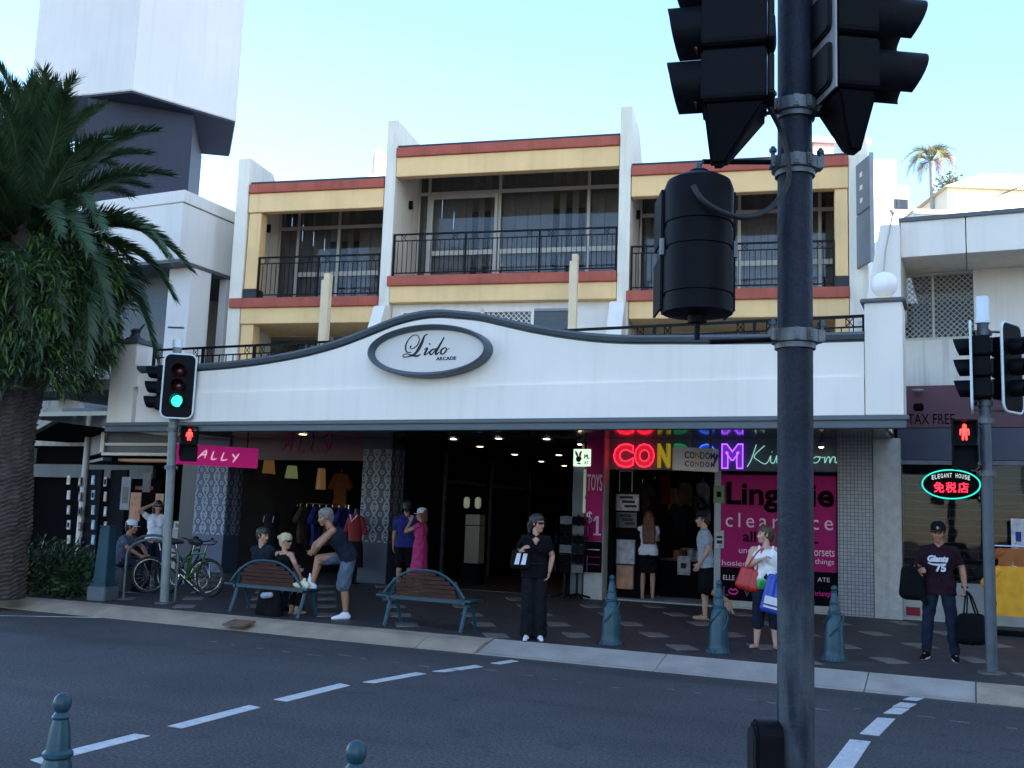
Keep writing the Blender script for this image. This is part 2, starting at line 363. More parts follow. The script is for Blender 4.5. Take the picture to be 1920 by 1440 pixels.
# ------------------------------------------------------------------ ground
road = struct('road', MB().add([(-300, -200, 0), (300, -200, 0), (300, 500, 0), (-300, 500, 0)], [(0, 1, 2, 3)]), 'asphalt')
g = MB(); ys = [13.0, 14.0, 15.2, 16.4, 17.6, 18.8, 40]
g.prism([(13.0, -.2)]+[(y, pave_z(y)) for y in ys]+[(40, -.2)], -60, 40, 'x')
pavement = struct('pavement', g, 'paver')
near = struct('pavement_near_side', MB().box(-40, 40, -14, 4.25, -.1, .15), 'paver')
a1, b1 = Vector((.97, .68)).normalized()*1.165, Vector((-.68, .97)).normalized()*1.165
tile_me = None
for i in range(-12, 16):
    for j in range(-8, 12):
        p = Vector((-6.14, 13.27))+a1*i+b1*j
        if not (-16.5 < p.x < 3.2 and 13.25 < p.y < 18.4): continue
        if tile_me is None:
            tile_me = fix(MB().box(-.225, .225, -.225, .225, -.02, .004).mesh('paving_tile', 'lightpaver'), bevel=.004)
        o = link('paving_tile', tile_me, pavement, (p.x, p.y, pave_z(p.y)), R(35+rnd.uniform(-1, 1)))
        o.rotation_euler.x = math.atan(.2/5.8)*math.cos(R(35)); o.rotation_euler.y = -math.atan(.2/5.8)*math.sin(R(35))*-1
kerb = struct('kerb', MB().box(-60, 40, 12.46, 12.99, -.1, -.02), 'kerb')
x = -46.; kx = []
while x < 20:
    w = 3.0 if not (-6.2 < x < 0) else 2.45
    if x < -6.2 < x+w: w = -6.1-x
    if x < -.1 < x+w: w = -.05-x
    pale = -6.15 < x < -.1; h = .1 if pale else .14
    prof = [(12.38, -.05), (12.38, .012), (12.5, .02 if pale else .06), (12.72, .085 if pale else .125), (12.98, .147), (12.98, -.05)]
    k = obj('kerb_stone', MB().prism(prof, x+.006, x+w-.006, 'x'), 'kerbpale' if pale else 'kerb', kerb); x += w
struct('kerb_near_side', MB().prism([(4.25, -.05), (4.25, .15), (4.5, .145), (4.58, .02), (4.58, -.05)], -40, 40, 'x'), 'kerb')
marks = [[(-6.03, 5.32), (-5.88, 5.28), (-5.92, 6.34), (-6.07, 6.33)], [(-6.07, 6.69), (-5.92, 6.69), (-5.98, 7.77), (-6.13, 7.8)],
 [(-6.13, 8.16), (-5.97, 8.15), (-6.0, 9.27), (-6.16, 9.32)], [(-6.02, 9.54), (-5.88, 9.55), (-5.76, 10.47), (-5.91, 10.49)],
 [(-5.8, 10.68), (-5.66, 10.72), (-5.48, 11.38), (-5.63, 11.46)], [(-5.55, 11.73), (-5.41, 11.72), (-5.34, 12.12), (-5.47, 12.16)],
 [(-1.07, 8.2), (-.9, 8.22), (-.87, 9.52), (-1.04, 9.51)], [(-.99, 9.83), (-.83, 9.83), (-.76, 10.81), (-.92, 10.77)],
 [(-.89, 11.06), (-.73, 11.11), (-.67, 11.5), (-.83, 11.5)], [(-.84, 11.56), (-.68, 11.56), (-.62, 11.88), (-.78, 11.88)], [(-.77, 12.1), (-.63, 12.1), (-.57, 12.34), (-.71, 12.34)],
 [(-1.12, 6.4), (-.95, 6.42), (-.92, 7.8), (-1.08, 7.8)], [(-19.5, 11.28), (-19.5, 11.4), (-14.6, 11.42), (-14.6, 11.3)], [(-14.3, 11.3), (-14.2, 11.42), (-12.75, 12.36), (-12.9, 12.36)]]
for q in marks:
    b = MB(); b.hull8([(x, y, -.01) for x, y in q], [(x, y, .004) for x, y in q]); obj('lane_marking', b, 'roadpaint', road)
for i in range(26):
    x = -9.5+i*.42+rnd.uniform(-.1, .1); y = 11.15-.06*(i % 5)+rnd.uniform(-.03, .03); w = rnd.uniform(.05, .22)
    obj('worn_marking', MB().box(x, x+w, y, y+rnd.uniform(.03, .06), -.01, .004), 'wornpaint', road)
t = thing('drain_grate', 'rusty framed drain cover set in the kerb below the left bench', 'drain', tuple(onz(448, 1169, .105)))
t.rotation_euler.x = .19
t.scale = (.5, .62, .4)
for k in range(6): obj('bar', MB().box(-.34, .34, -.16+k*.06, -.125+k*.06, .0, .03), 'rust', t)
obj('frame', MB().box(-.4, .4, -.22, -.17, -.02, .04).box(-.4, .4, .18, .23, -.02, .04).box(-.4, -.35, -.17, .18, -.02, .04).box(.35, .4, -.17, .18, -.02, .04).box(-.35, .35, -.17, .18, -.05, -.01), 'rust', t)

# ------------------------------------------------------------------ arcade building (frame: u along, v back, z up)
LB = thing('arcade_building', 'two storey motel building with yellow balconies, red bands and white fin walls', 'building', (B0.x, B0.y, 0), BA)
def fin(u0, u1, top, v0=-.17, back=1.55, label=None):
    b = MB(); b.prism([(v0, 4.0), (v0, top), (back, top), (back+1.6, top-1.3), (8, top-1.3), (8, 4.0)], u0, u1, 'x')
    return obj('fin_wall', b, 'offwhite', LB, bevel=.012)
fin(-3.1, -2.84, 11.17); fin(2.5, 2.76, 11.15, back=1.2); fin(-6.99, -6.66, 10.42, back=1.0)
b = MB(); b.prism([(-.17, 4.0), (-.17, 9.75), (.6, 11.0), (4, 11.6), (8, 10.6), (8, 4.0)], 7.4, 7.78, 'x'); obj('fin_wall', b, 'offwhite', LB, bevel=.012)
for u0, u1, in ((-2.95, -2.86), (2.52, 2.66)):    # flared white feet of the two middle fins
    b = MB(); b.prism([(-.18, 4.0), (-.18, 6.65), (-.5, 6.55), (-.85, 5.9), (-1.15, 4.9), (-1.2, 4.0)], u0-.13, u1+.06, 'x'); obj('fin_foot', b, 'white', LB, bevel=.01)
BAY = [(-6.64, -3.115, 9.73, 6.87, 0), (-2.835, 2.49, 10.46, 7.33, 1), (2.775, 7.39, 9.73, 6.87, 0)]
def railing(par, u0, u1, v, top, h, step=.115, posts=None, mid=.16, bal=True):
    r = obj('railing', MB().box(u0, u1, v-.025, v+.025, top-.035, top), 'iron', par)
    obj('rail', MB().box(u0, u1, v-.015, v+.015, top-mid-.02, top-mid), 'iron', r)
    if bal: obj('rail', MB().box(u0, u1, v-.015, v+.015, top-h+.06, top-h+.085), 'iron', r)
    n = posts or max(1, round((u1-u0)/1.75))
    pm = MB().box(-.022, .022, -.022, .022, top-h, top-.035).mesh('post', 'iron')
    for i in range(n+1): link('post', pm, r, (u0+.022+(u1-u0-.044)*i/n, v, 0))
    if bal:
        bm_ = MB().box(-.007, .007, -.007, .007, top-h+.085, top-mid-.02).mesh('baluster', 'iron'); k = int((u1-u0)/step)
        for i in range(1, k): link('baluster', bm_, r, (u0+(u1-u0)*i/k, v, 0))
    s = mid-.055; xm = MB()
    xm.add([], [])
    for a, b_ in (((-s/2, top-mid), (s/2, top-.035)), ((s/2, top-mid), (-s/2, top-.035))): xm.tube([(a[0], 0, a[1]), (b_[0], 0, b_[1])], .007, 4)
    xm.tube([(-s/2, 0, top-mid), (-s/2, 0, top-.03)], .007, 4); xm.tube([(s/2, 0, top-mid), (s/2, 0, top-.03)], .007, 4)
    xme = xm.mesh('cross_panel', 'iron')
    for i in range(n):
        c = (u1-u0)/n
        for d in (.14, .86): link('cross_panel', xme, r, (u0+c*(i+d), v, 0))
    return r
VG = 1.55
for u0, u1, top, slab, mid_ in BAY:
    D = 6.9 if mid_ else 6.9
    obj('roof', MB().box(u0-.0, u1+.0, -.1, D, top+.005, top+.09), 'roofdark', LB)
    for q in range(9):
        pass
    obj('roof_band', MB().box(u0+.003, u1-.003, -.22, -.02, top-.225, top), 'red', LB, bevel=.01)
    obj('roof_beam', MB().box(u0+.003, u1-.003, -.16, .06, top-.70, top-.226), 'yellow', LB, bevel=.01)
    obj('ceiling', MB().box(u0+.003, u1-.003, .06, D, top-.11, top-.01), 'offwhite', LB)
    obj('floor_slab', MB().box(u0+.003, u1-.003, -.17, D, slab-.62, slab-.235), 'yellow', LB, bevel=.01)
    e0 = u0-(.28 if u0 > -6 else .2) if mid_ == 0 and u0 < 0 else u0
    obj('slab_band', MB().box(u0-(.06 if u0 > -3 else .3 if u0 < -6 else .03)+.0, u1-.003, -.24, 1.5, slab-.233, slab), 'red', LB, bevel=.01)
    obj('ceiling', MB().box(u0+.003, u1-.003, 1.45, D, slab-.75, slab-.621), 'offwhite', LB)
    if u0 < -6: obj('corner_post', MB().box(-6.62, -6.3, -.12, .2, slab+.25, top-.71), 'yellow', LB, bevel=.01); obj('post_base', MB().box(-6.64, -6.28, -.14, .22, slab+.003, slab+.245), 'roofdark', LB)
    if u0 > 2.7: obj('corner_post', MB().box(7.12, 7.38, -.12, .2, slab+.25, top-.71), 'yellow', LB, bevel=.01); obj('post_base', MB().box(7.1, 7.388, -.14, .22, slab+.003, slab+.245), 'roofdark', LB)
    ru0, ru1 = (u0+.35 if u0 < -6 else u0+.01), (u1-.28 if u0 > 2.7 else u1-.01)
    railing(LB, ru0, ru1, -.1, slab+1.04, 1.02)
    # glazing of the upper room: mullions, transom, panes, curtain behind
    zt, zb = top-.12, slab+.01; tr = top-.63 if not mid_ else top-.59
    if mid_: us = [u0+.02, -2.55, -.70, 1.53, u1-.02]
    elif u0 < 0: us = [u0+.02, u0+.55, -4.95, u1-.02]
    else: us = [u0+.02, u0+.9, 5.1, 6.9, u1-.02]
    w = obj('window', MB().box(u0+.01, u1-.01, VG-.04, VG+.04, tr-.045, tr+.045), 'frame', LB)
    for q, uu in enumerate(us): obj('mullion', MB().box(max(uu-.035, u0+.004), min(uu+.035, u1-.004), VG-.05, VG+.05, zb, zt), 'frame', w)
    for a, c in zip(us[:-1], us[1:]):
        obj('pane', MB().box(a+.036, c-.036, VG-.006, VG+.006, zb+.03, tr-.046), 'winglass', w)
        obj('pane', MB().box(a+.036, c-.036, VG-.006, VG+.006, tr+.046, zt), 'winglass', w)
    obj('sill_rail', MB().box(us[1]+.04, u1-.04, VG-.03, VG+.03, zb+.93, zb+1.05), 'frame', w)
    if mid_:
        obj('door_frame', MB().box(-2.5, -2.42, VG-.09, VG-.03, zb, tr-.05).box(-.82, -.74, VG-.09, VG-.03, zb, tr-.05).box(-2.42, -.82, VG-.09, VG-.03, tr-.16, tr-.05), 'frame', w)
    cur = MB(); n = int((u1-u0)/.16)
    for k in range(n):
        if (k*k*3+k*5) % 13 < 10: cur.box(u0+.1+k*.16, u0+.1+k*.16+.15, VG+.12+.03*(k % 2), VG+.15+.03*(k % 2), zb, zt)
    obj('curtain', cur, 'curtain', w)
    obj('room_wall', MB().box(u0+.003, u1-.003, VG+3.0, VG+3.1, slab-.1, top-.12), 'room', LB)
    obj('wall_lamp', MB().box(u0+.005, u0+.09, VG-.75, VG-.67, slab+1.95, slab+2.15), 'iron', LB)
# first floor behind the terrace
U = lambda px: onB(px, 597, .05).x
ua, ub, uc, ud, ue, uf = U(757), U(903), U(908), U(996), U(1003), U(1066); ZT = 6.56
obj('terrace_wall', MB().box(uf+.06, 2.49, .05, .2, 4.1, 6.705).box(-2.83, ua-.08, .05, .2, 4.1, 6.705).box(ua-.08, uf+.06, .05, .2, ZT, 6.705), 'white', LB)
wd_ = obj('lattice_door', MB().box(ua-.08, ua, .02, .12, 4.1, ZT-.003).box(ub-.02, uc, .02, .12, 4.1, ZT-.003).box(ud, ue-.02, .02, .12, 4.1, ZT-.003).box(ua, ud, .02, .12, ZT-.07, ZT-.003), 'white', LB)
obj('pane', MB().box(ua, ud, .09, .1, 4.1, ZT-.07), 'winglass', wd_)
b = MB()
for c0, c1 in ((uc, ud), (ua+.9, ub-.02)):
    for s in (-1, 1):
        k = c0-.9; z0_, z1_ = 5.7, ZT-.07; H_ = z1_-z0_
        while k < c1+.1:
            x0, x1 = k, k+H_
            f0, f1 = max(0, (c0-x0)/H_), min(1, (c1-x0)/H_)
            if f1-f0 > .03:
                za, zb_ = (z0_+f0*H_, z0_+f1*H_) if s > 0 else (z1_-f0*H_, z1_-f1*H_)
                b.tube([(x0+f0*H_, .055+.006*s, za), (x0+f1*H_, .055+.006*s, zb_)], .011, 4)
            k += .12
o = obj('lattice', b, 'white', wd_); o['kind'] = 'stuff'
gd = obj('glass_door', MB().box(ue-.02, uf+.06, .04, .12, ZT-.06, ZT-.003).box(uf, uf+.06, .04, .12, 4.1, ZT-.06), 'frame_grey', LB); obj('pane', MB().box(ue-.02, uf, .07, .08, 4.1, ZT-.06), 'winglass', gd)
obj('room_wall', MB().box(-2.83, 2.49, 3, 3.1, 4.1, 6.7), 'room', LB)
for u0, u1 in ((-6.64, -3.12), (2.78, 7.39)):
    w = obj('window', MB().box(u0, u1, 1.3, 1.36, 4.1, 4.2).box(u0, u0+.08, 1.3, 1.36, 4.2, 6.2).box(u1-.08, u1, 1.3, 1.36, 4.2, 6.2).box((u0+u1)/2-.04, (u0+u1)/2+.04, 1.3, 1.36, 4.2, 6.2), 'frame', LB)
    obj('pane', MB().box(u0+.08, (u0+u1)/2-.04, 1.32, 1.335, 4.2, 6.2), 'winglass', w); obj('pane', MB().box((u0+u1)/2+.04, u1-.08, 1.32, 1.335, 4.2, 6.2), 'winglass', w)
    obj('room_wall', MB().box(u0, u1, 4, 4.1, 4.1, 6.3), 'room', LB)
obj('corner_post', MB().box(-6.62, -6.3, -.12, .2, 4.1, 6.24), 'yellow', LB); obj('corner_post', MB().box(7.12, 7.38, -.12, .2, 4.1, 6.24), 'yellow', LB)
obj('back_wall', MB().box(-6.95, 7.75, 8.0, 8.2, 4.1, 9.4), 'offwhite', LB)
c = MB().box(6.86, 7.3, .5, 1.1, 0, .9); 
for (px, pyt, w, lab) in ((614, 514, .19, 'cream post with a notched top standing before the left balcony'), (1077, 478, .17, 'cream post with a notched top standing before the middle balcony')):
    p = onB(px, pyt, -1.2); wp = B0+BD*p.x+BN*(-1.2)
    t = thing('terrace_post', lab, 'post', (wp.x, wp.y, 4.1), BA)
    obj('shaft', MB().box(-w/2, w/2, -w/2, w/2, 0, p.z-4.25), 'cream', t, bevel=.008); obj('notch', MB().box(-w*.2, w/2, -w/2, w/2, p.z-4.249, p.z-4.1), 'cream', t)

# ------------------------------------------------------------------ awning
YA = 13.6
AW = thing('arcade_awning', 'white shaped awning parapet with grey moulding along its curved top', 'awning')
pts = [(262, 691), (330, 689), (400, 685), (460, 679), (520, 670), (580, 658), (640, 641), (690, 622), (740, 602), (780, 591), (820, 586), (860, 588), (900, 592), (950, 603), (1000, 614), (1060, 624), (1120, 631), (1180, 634), (1260, 634), (1340, 634), (1480, 632), (1620, 628)]
TOP = [(lambda p: (p.x, p.z))(ony(px, py, YA)) for px, py in pts]
TS = [(p.x, p.y) for p in spline([(a, b, 0) for a, b in TOP], 3)]
zl = (ony(360, 735, YA).z+ony(1470, 712, YA).z)/2
X0, X1 = TS[0][0], TS[-1][0]
b = MB()
for (xa, za), (xb, zb) in zip(TS[:-1], TS[1:]): b.prism([(xa, zl+.003), (xb, zl+.003), (xb, zb-.09), (xa, za-.09)], YA, YA+.18, 'y')
obj('parapet', b, 'fascia', AW)
obj('fascia_band', MB().box(X0+.02, X1-.0, YA-.035, YA+.18, 3.262, zl), 'fascia', AW, bevel=.006)
b = MB()
prof = [(.04, -.092), (.04, -.06), (-.03, -.055), (-.06, -.02), (-.075, .0), (-.075, .035), (.04, .035), (.2, .035), (.2, -.092)]
n = len(prof)
vs = []; 
for i, (xx, zz) in enumerate(TS): vs += [(xx, YA+p[0]-.0, zz+p[1]) for p in prof]
fs = [(i*n+k, i*n+(k+1) % n, (i+1)*n+(k+1) % n, (i+1)*n+k) for i in range(len(TS)-1) for k in range(n)]
b.add(vs, fs+[tuple(range(n)), tuple(range((len(TS)-1)*n, len(TS)*n))[::-1]])
obj('moulding', b, 'greytrim', AW, smooth=True)
obj('lower_moulding', MB().box(-14.32, -.74, YA-.09, YA+.15, 3.2, 3.26).box(-14.3, -.77, YA-.05, YA+.13, 3.1, 3.2), 'greytrim', AW, bevel=.008)
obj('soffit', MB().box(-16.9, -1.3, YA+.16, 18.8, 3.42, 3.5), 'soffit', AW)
obj('terrace_floor', MB().box(-16.9, -1.3, YA+.19, 26.5, 3.9, 4.1), 'concrete', AW)
obj('side_panel', MB().box(-1.4, -1.302, YA+.5, 18.79, 3.5, 4.6), 'fascia', AW); obj('side_panel', MB().box(-14.31, -14.2, YA+.5, 16.9, 3.27, 4.3), 'leftgrey', AW)
obj('pier', MB().box(-14.31, -13.72, YA-.02, YA+.5, 3.262, 4.7), 'fascia', AW, bevel=.01); obj('pier_cap', MB().box(-14.36, -13.66, YA-.07, YA+.55, 4.7, 4.78), 'greytrim', AW, bevel=.01)
obj('pier_fin', MB().box(-13.72, -13.62, YA-.045, YA+.0, 3.9, 4.3), 'fascia', AW)
obj('pier', MB().box(-1.26, -.8, YA-.05, YA+.5, 3.262, 4.72), 'fascia', AW, bevel=.01); obj('pier_cap', MB().box(-1.31, -.76, YA-.1, YA+.55, 4.72, 4.77), 'greytrim', AW, bevel=.01)
for (ua, ub) in ((X0+.05, -9.0), (-5.6, X1)): railing(AW, ua, ub, YA+.25, 4.63, .58, mid=.15, step=.15, posts=round((ub-ua)/1.3))
t = thing('globe_lamp', 'white globe lamp on the right end pier of the awning', 'lamp', (-1.03, YA+.2, 4.77))
obj('globe', MB().lathe([(.17*math.sin(a), .235-.17*math.cos(a)) for a in [R(12)+i*(math.pi-R(12))/11 for i in range(12)]], 20), 'oven', t, smooth=True)
obj('base', MB().lathe([(.13, 0), (.13, .05), (.09, .07), (.09, .075)], 16), 'cream', t, smooth=True)
t = thing('broken_lamp_base', 'dark broken lamp base on the left end pier of the awning', 'lamp', (-14.0, YA+.2, 4.78))
obj('base', MB().lathe([(.17, 0), (.17, .05), (.1, .08), (.07, .16), (.1, .2), (.05, .24)], 12), 'roofdark', t, smooth=True)
obj('stub', MB().cone((.08, 0, .2), (.14, .05, .32), .03, .015, 6), 'roofdark', t)
# oval sign
oc = ony(811, 661, YA); SG = thing('oval_sign', 'oval LIDO ARCADE sign with grey moulded rim on the awning', 'sign', (oc.x, YA, oc.z))
ow, oh = .955*(ony(927, 661, YA).x-ony(696, 661, YA).x)/2, (ony(811, 613, YA).z-ony(811, 710, YA).z)/2
rim = [(1.0, 0), (1.0, -.2), (.985, -.24), (.95, -.26), (.91, -.25), (.89, -.215), (.86, -.2), (.83, -.19), (.8, -.12), (.8, 0)]
b = MB(); vs = []
for i in range(64):
    w = 2*math.pi*i/64
    for r, y in rim: k = 1-r; vs.append(((ow-k*oh*1.0)*math.cos(w), y, (oh-k*oh)*math.sin(w)))
n = len(rim)
b.add(vs, [(i*n+k, i*n+k+1, ((i+1) % 64)*n+k+1, ((i+1) % 64)*n+k) for i in range(64) for k in range(n-1)]); obj('rim', b, 'greytrim', SG, smooth=True, ang=50)
obj('board', MB().prism([((ow-.2*oh)*math.cos(2*math.pi*i/64), .8*oh*math.sin(2*math.pi*i/64)) for i in range(64)], -.13, -.01, 'y'), 'signface', SG)
k = 2*ow/(1820-120); cx, cz = 965, 625
def S(ps): return [((x-cx)*k, (cz-y)*k) for x, y in ps]
b = MB()
ribbon(b, S([(712, 548), (700, 572), (735, 585), (800, 545), (828, 475), (800, 420), (735, 415), (668, 468), (632, 550), (650, 622), (720, 632)]), [.03, .015, .012, .018, .016, .012, .012, .016, .024, .02, .01], -.138, -.131)
ribbon(b, S([(942, 408), (900, 430), (872, 500), (832, 580), (770, 655), (690, 682), (620, 690), (600, 668), (650, 648), (720, 666), (800, 682), (855, 662)]), [.012, .02, .042, .05, .035, .016, .014, .012, .012, .02, .03, .012], -.14, -.132)
obj('letter', b, 'inkdark', SG); b = MB()
ribbon(b, S([(905, 602), (950, 588), (922, 640), (912, 668), (942, 664), (978, 628)]), [.01, .03, .034, .026, .014, .008], -.139, -.132)
ribbon(b, S([(975, 540), (985, 530)]), [.03, .03], -.139, -.132)
obj('letter', b, 'inkdark', SG); b = MB()
ribbon(b, S([(1065, 600), (1012, 612), (986, 652), (1010, 672), (1050, 632), (1082, 590)]), [.014, .026, .03, .018, .012, .012], -.139, -.132)
ribbon(b, S([(1182, 458), (1122, 560), (1072, 648), (1086, 670), (1122, 640)]), [.014, .03, .036, .022, .01], -.14, -.132)
obj('letter', b, 'inkdark', SG); b = MB()
ribbon(b, S([(1195, 588), (1152, 618), (1144, 658), (1180, 668), (1220, 625), (1212, 590), (1192, 590)]), [.014, .03, .03, .018, .024, .014, .01], -.139, -.132)
ribbon(b, S([(1214, 602), (1240, 612), (1268, 600)]), [.01, .01, .006], -.138, -.132)
obj('letter', b, 'inkdark', SG)
text('small_lettering', 'ARCADE', 'inkdark', SG, ((1222-cx)*k, -.134, (cz-726)*k), .1, width=280*k, height=44*k, bold=.002)
defm('wallpink', (.3, .012, .1), .5, .1, spec=.2)

# ------------------------------------------------------------------ shops under the awning
YS = 18.8
CS = thing('clothing_shop', 'dim clothing shop with damask patterned pillars under the awning', 'shop')
def pillar(par, x0, x1, m, name='pillar', y0=YS-.05, y1=YS+.5, z1=3.42): return obj(name, MB().box(x0, x1, y0, y1, .3, z1), m, par, bevel=.01)
pillar(CS, -16.73, -15.8, 'damask'); pillar(CS, -12.13, -11.4, 'damaskdark')
obj('side_jamb', MB().box(-17.3, -16.76, YS+.1, YS+.5, .3, 3.42), 'darkblue', CS)
obj('bulkhead', MB().box(-15.79, -12.14, YS+.0, YS+.15, 2.95, 3.42), 'maroon', CS)
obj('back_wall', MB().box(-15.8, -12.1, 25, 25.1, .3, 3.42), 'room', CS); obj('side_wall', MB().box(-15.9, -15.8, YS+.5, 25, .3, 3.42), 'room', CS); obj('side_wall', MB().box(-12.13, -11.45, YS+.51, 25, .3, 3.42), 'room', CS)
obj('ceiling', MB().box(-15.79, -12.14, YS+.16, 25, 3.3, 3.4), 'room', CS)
kA = (ony(720, 870, YS).x-ony(520, 870, YS).x)
def ally(par, f, w, m, loc):
    parts = [[], [], [], []]
    for li, ps in zip((0, 0, 1, 2, 3, 3), ([(190, 300), (245, 222), (236, 300)], [(205, 266), (250, 262)], [(296, 225), (284, 302), (318, 296)], [(366, 232), (352, 306), (392, 298)], [(424, 242), (446, 280)], [(470, 236), (450, 280), (430, 322)])): parts[li].append(ps)
    for pp in parts:
        b = MB()
        for ps in pp: ribbon(b, [f(x, y) for x, y in ps], w, -.012, 0, 3)
        obj('letter', b, m, par, loc=loc)
p = ony(528, 852, YS); ally(CS, lambda x, y: ((x-190)/280*1.35, (322-y)/100*.36), [.03, .055, .03], 'wallpink', (p.x, YS-.003, p.z))
# pink blade sign
q0, q1 = ony(330, 849, 16.6), ony(483, 862, 17.9); q2, q3 = ony(330, 830, 16.6), ony(330, 868, 16.6)
SGN = thing('blade_sign', 'pink ALLY blade sign hanging beside the left pedestrian signal', 'sign', ((q0.x+q1.x)/2, (q0.y+q1.y)/2, (q0.z+q1.z)/2), math.atan2(q1.y-q0.y, q1.x-q0.x))
hw, hh = math.hypot(q1.y-q0.y, q1.x-q0.x)/2, (q2.z-q3.z)/2
obj('board', MB().box(-hw, hw, -.04, .04, -hh, hh), 'pinksign', SGN, bevel=.006)
ally(SGN, lambda x, y: ((x-325)/560*2*hw, (272-y)/105*hh*1.1), [.016, .04, .016], 'pinkletter', (0, -.043, 0))
obj('hanger', MB().box(-hw*.7, -hw*.7+.03, -.012, .012, hh, 3.42-q0.z), 'iron', SGN); obj('hanger', MB().box(hw*.7, hw*.7+.03, -.012, .012, hh, 3.42-q1.z), 'iron', SGN)
# arcade passage
AP = thing('arcade_passage', 'dark arcade passage with rows of small ceiling downlights', 'passage')
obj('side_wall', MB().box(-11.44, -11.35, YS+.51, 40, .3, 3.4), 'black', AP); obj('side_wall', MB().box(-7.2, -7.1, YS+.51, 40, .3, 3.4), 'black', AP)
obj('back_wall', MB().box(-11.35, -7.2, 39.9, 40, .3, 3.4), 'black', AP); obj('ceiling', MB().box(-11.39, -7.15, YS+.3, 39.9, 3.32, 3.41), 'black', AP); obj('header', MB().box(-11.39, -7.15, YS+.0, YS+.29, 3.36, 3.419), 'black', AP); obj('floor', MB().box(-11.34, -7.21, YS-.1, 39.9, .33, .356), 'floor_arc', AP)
for y in (21, 23.5, 26, 29, 32): obj('shop_front_frame', MB().box(-11.34, -11.27, y, y+.08, .356, 3.3).box(-11.34, -11.28, y+.08, y+2.2, 2.6, 2.68), 'posterdark', AP); obj('shop_front_frame', MB().box(-7.28, -7.21, y, y+.08, .356, 3.3), 'posterdark', AP)
for px, py in [(850, 823), (900, 837), (935, 822), (965, 852), (1025, 823), (1015, 865), (1048, 853), (1058, 873), (568, 814), (428, 813)]:
    z = 3.315 if px > 800 else 3.415; p = onz(px, py, z)
    if p.y < YS: z = 3.415; p = onz(px, py, z)
    l = {850: 'over the left of the passage mouth', 900: 'second from the left of the passage', 935: 'at the middle of the passage mouth', 965: 'deep in the passage, left of the woman in black', 1025: 'nearest the bunny sign at the passage mouth', 1015: 'above the woman in black, deep in the passage', 1048: 'right side of the passage, halfway in', 1058: 'furthest back on the right of the passage', 568: 'in the soffit before the clothing shop', 428: 'in the soffit above the pink blade sign'}[px]
    t = thing('downlight', 'small lit round downlight '+l, 'downlight', tuple(p), group='downlights under the awning')
    r = .085 if px > 800 else .1
    obj('trim', MB().lathe([(r+.03, -.005), (r+.03, .02), (r, .02), (r, -.005)], 16), 'frame_grey', t); obj('lens', MB().lathe([(.001, -.012), (r*.7, -.01), (r-.002, .0)], 16), 'lampwarm' if px in (900, 1058, 568) else 'lampcool', t, smooth=True)
p = onz(893, 1060, .36); p = onz(893, 1062, .45)
t = thing('display_stand', 'pale lit display column standing deep in the dark passage', 'display stand', (-9.55, 20.4, .356))
q = ony(890, 965, 20.4); q2 = ony(890, 1056, 20.4); t.location.x = q.x; hz = q.z-.356
obj('base', MB().box(-.2, .2, -.2, .2, 0, q2.z-.356), 'black', t); obj('panel', MB().box(-.15, .2, -.14, .14, q2.z-.355, hz-.25), 'litpanel', t); obj('panel', MB().box(-.15, .2, -.14, .14, hz-.23, hz), 'litpanel', t)
for s in (-.16, .12): obj('lamp', MB().cone((s, -.1, hz+.2), (s, -.1, hz+.32), .07, .07, 10), 'litstrip', t, smooth=True)
# novelty shop
NS = thing('novelty_shop', 'novelty shop with open doorway, pink banner pillar and mosaic pillar', 'shop')
pillar(NS, -6.88, -6.5, 'granite', y0=YS-.25); pillar(NS, -2.22, -1.63, 'mosaic', y0=YS-.1); pillar(NS, -1.62, -1.17, 'granite', y0=YS-.14)
obj('bulkhead', MB().box(-6.49, -2.23, YS-.0, YS+.15, 2.83, 3.42), 'bluegrey', NS)
obj('door_jamb', MB().box(-6.49, -6.4, YS+.02, YS+.12, .3, 2.825), 'black', NS); obj('door_jamb', MB().box(-4.42, -4.3, YS-.02, YS+.12, .3, 2.825), 'frame_grey', NS)
obj('window_plinth', MB().box(-4.29, -2.23, YS, YS+.15, .3, .56), 'granite', NS); obj('window_wall', MB().box(-4.29, -2.23, YS+.06, YS+.15, .561, 2.825), 'black', NS)
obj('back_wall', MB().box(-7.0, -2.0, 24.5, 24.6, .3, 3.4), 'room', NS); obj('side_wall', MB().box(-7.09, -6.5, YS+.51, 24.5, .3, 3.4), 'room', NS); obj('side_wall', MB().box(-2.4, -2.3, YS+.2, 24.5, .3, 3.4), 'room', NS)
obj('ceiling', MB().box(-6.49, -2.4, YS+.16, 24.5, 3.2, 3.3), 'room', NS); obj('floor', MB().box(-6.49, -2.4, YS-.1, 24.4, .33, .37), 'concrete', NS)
LETX = [('C', 1151, 1191, 'neonred', 'neonreddim'), ('O', 1190, 1230, 'neonred', 'neonreddim'), ('N', 1233, 1259, 'neonyellow', 'neonyellowdim'), ('D', 1264, 1296, 'neongreen', 'neongreendim'), ('O', 1306, 1346, 'neonblue', 'neonbluedim'), ('M', 1353, 1396, 'neonviolet', 'neonvioletdim')]
zt, zb = ony(1250, 832, YS).z, ony(1250, 878, YS).z
NE = thing('neon_sign', 'big CONDOM neon sign with a different colour for each letter pair', 'neon sign', (ony(1270, 856, YS).x, YS-.06, (zt+zb)/2))
for ch, a, c, m1, m2 in LETX:
    xa, xb = ony(a, 856, YS).x, ony(c, 856, YS).x; ctr = ((xa+xb)/2-NE.location.x, 0, 0)
    o = text('letter', ch, m1, NE, ctr, .5, width=xb-xa-.02, height=zt-zb, outline=.011, bold=.028)
    f = text('letter_face', ch, m2, o, (0, 0, -.03), .5, width=(xb-xa)*.92, height=(zt-zb)*.94, bold=.02, rx=0, extrude=.008)
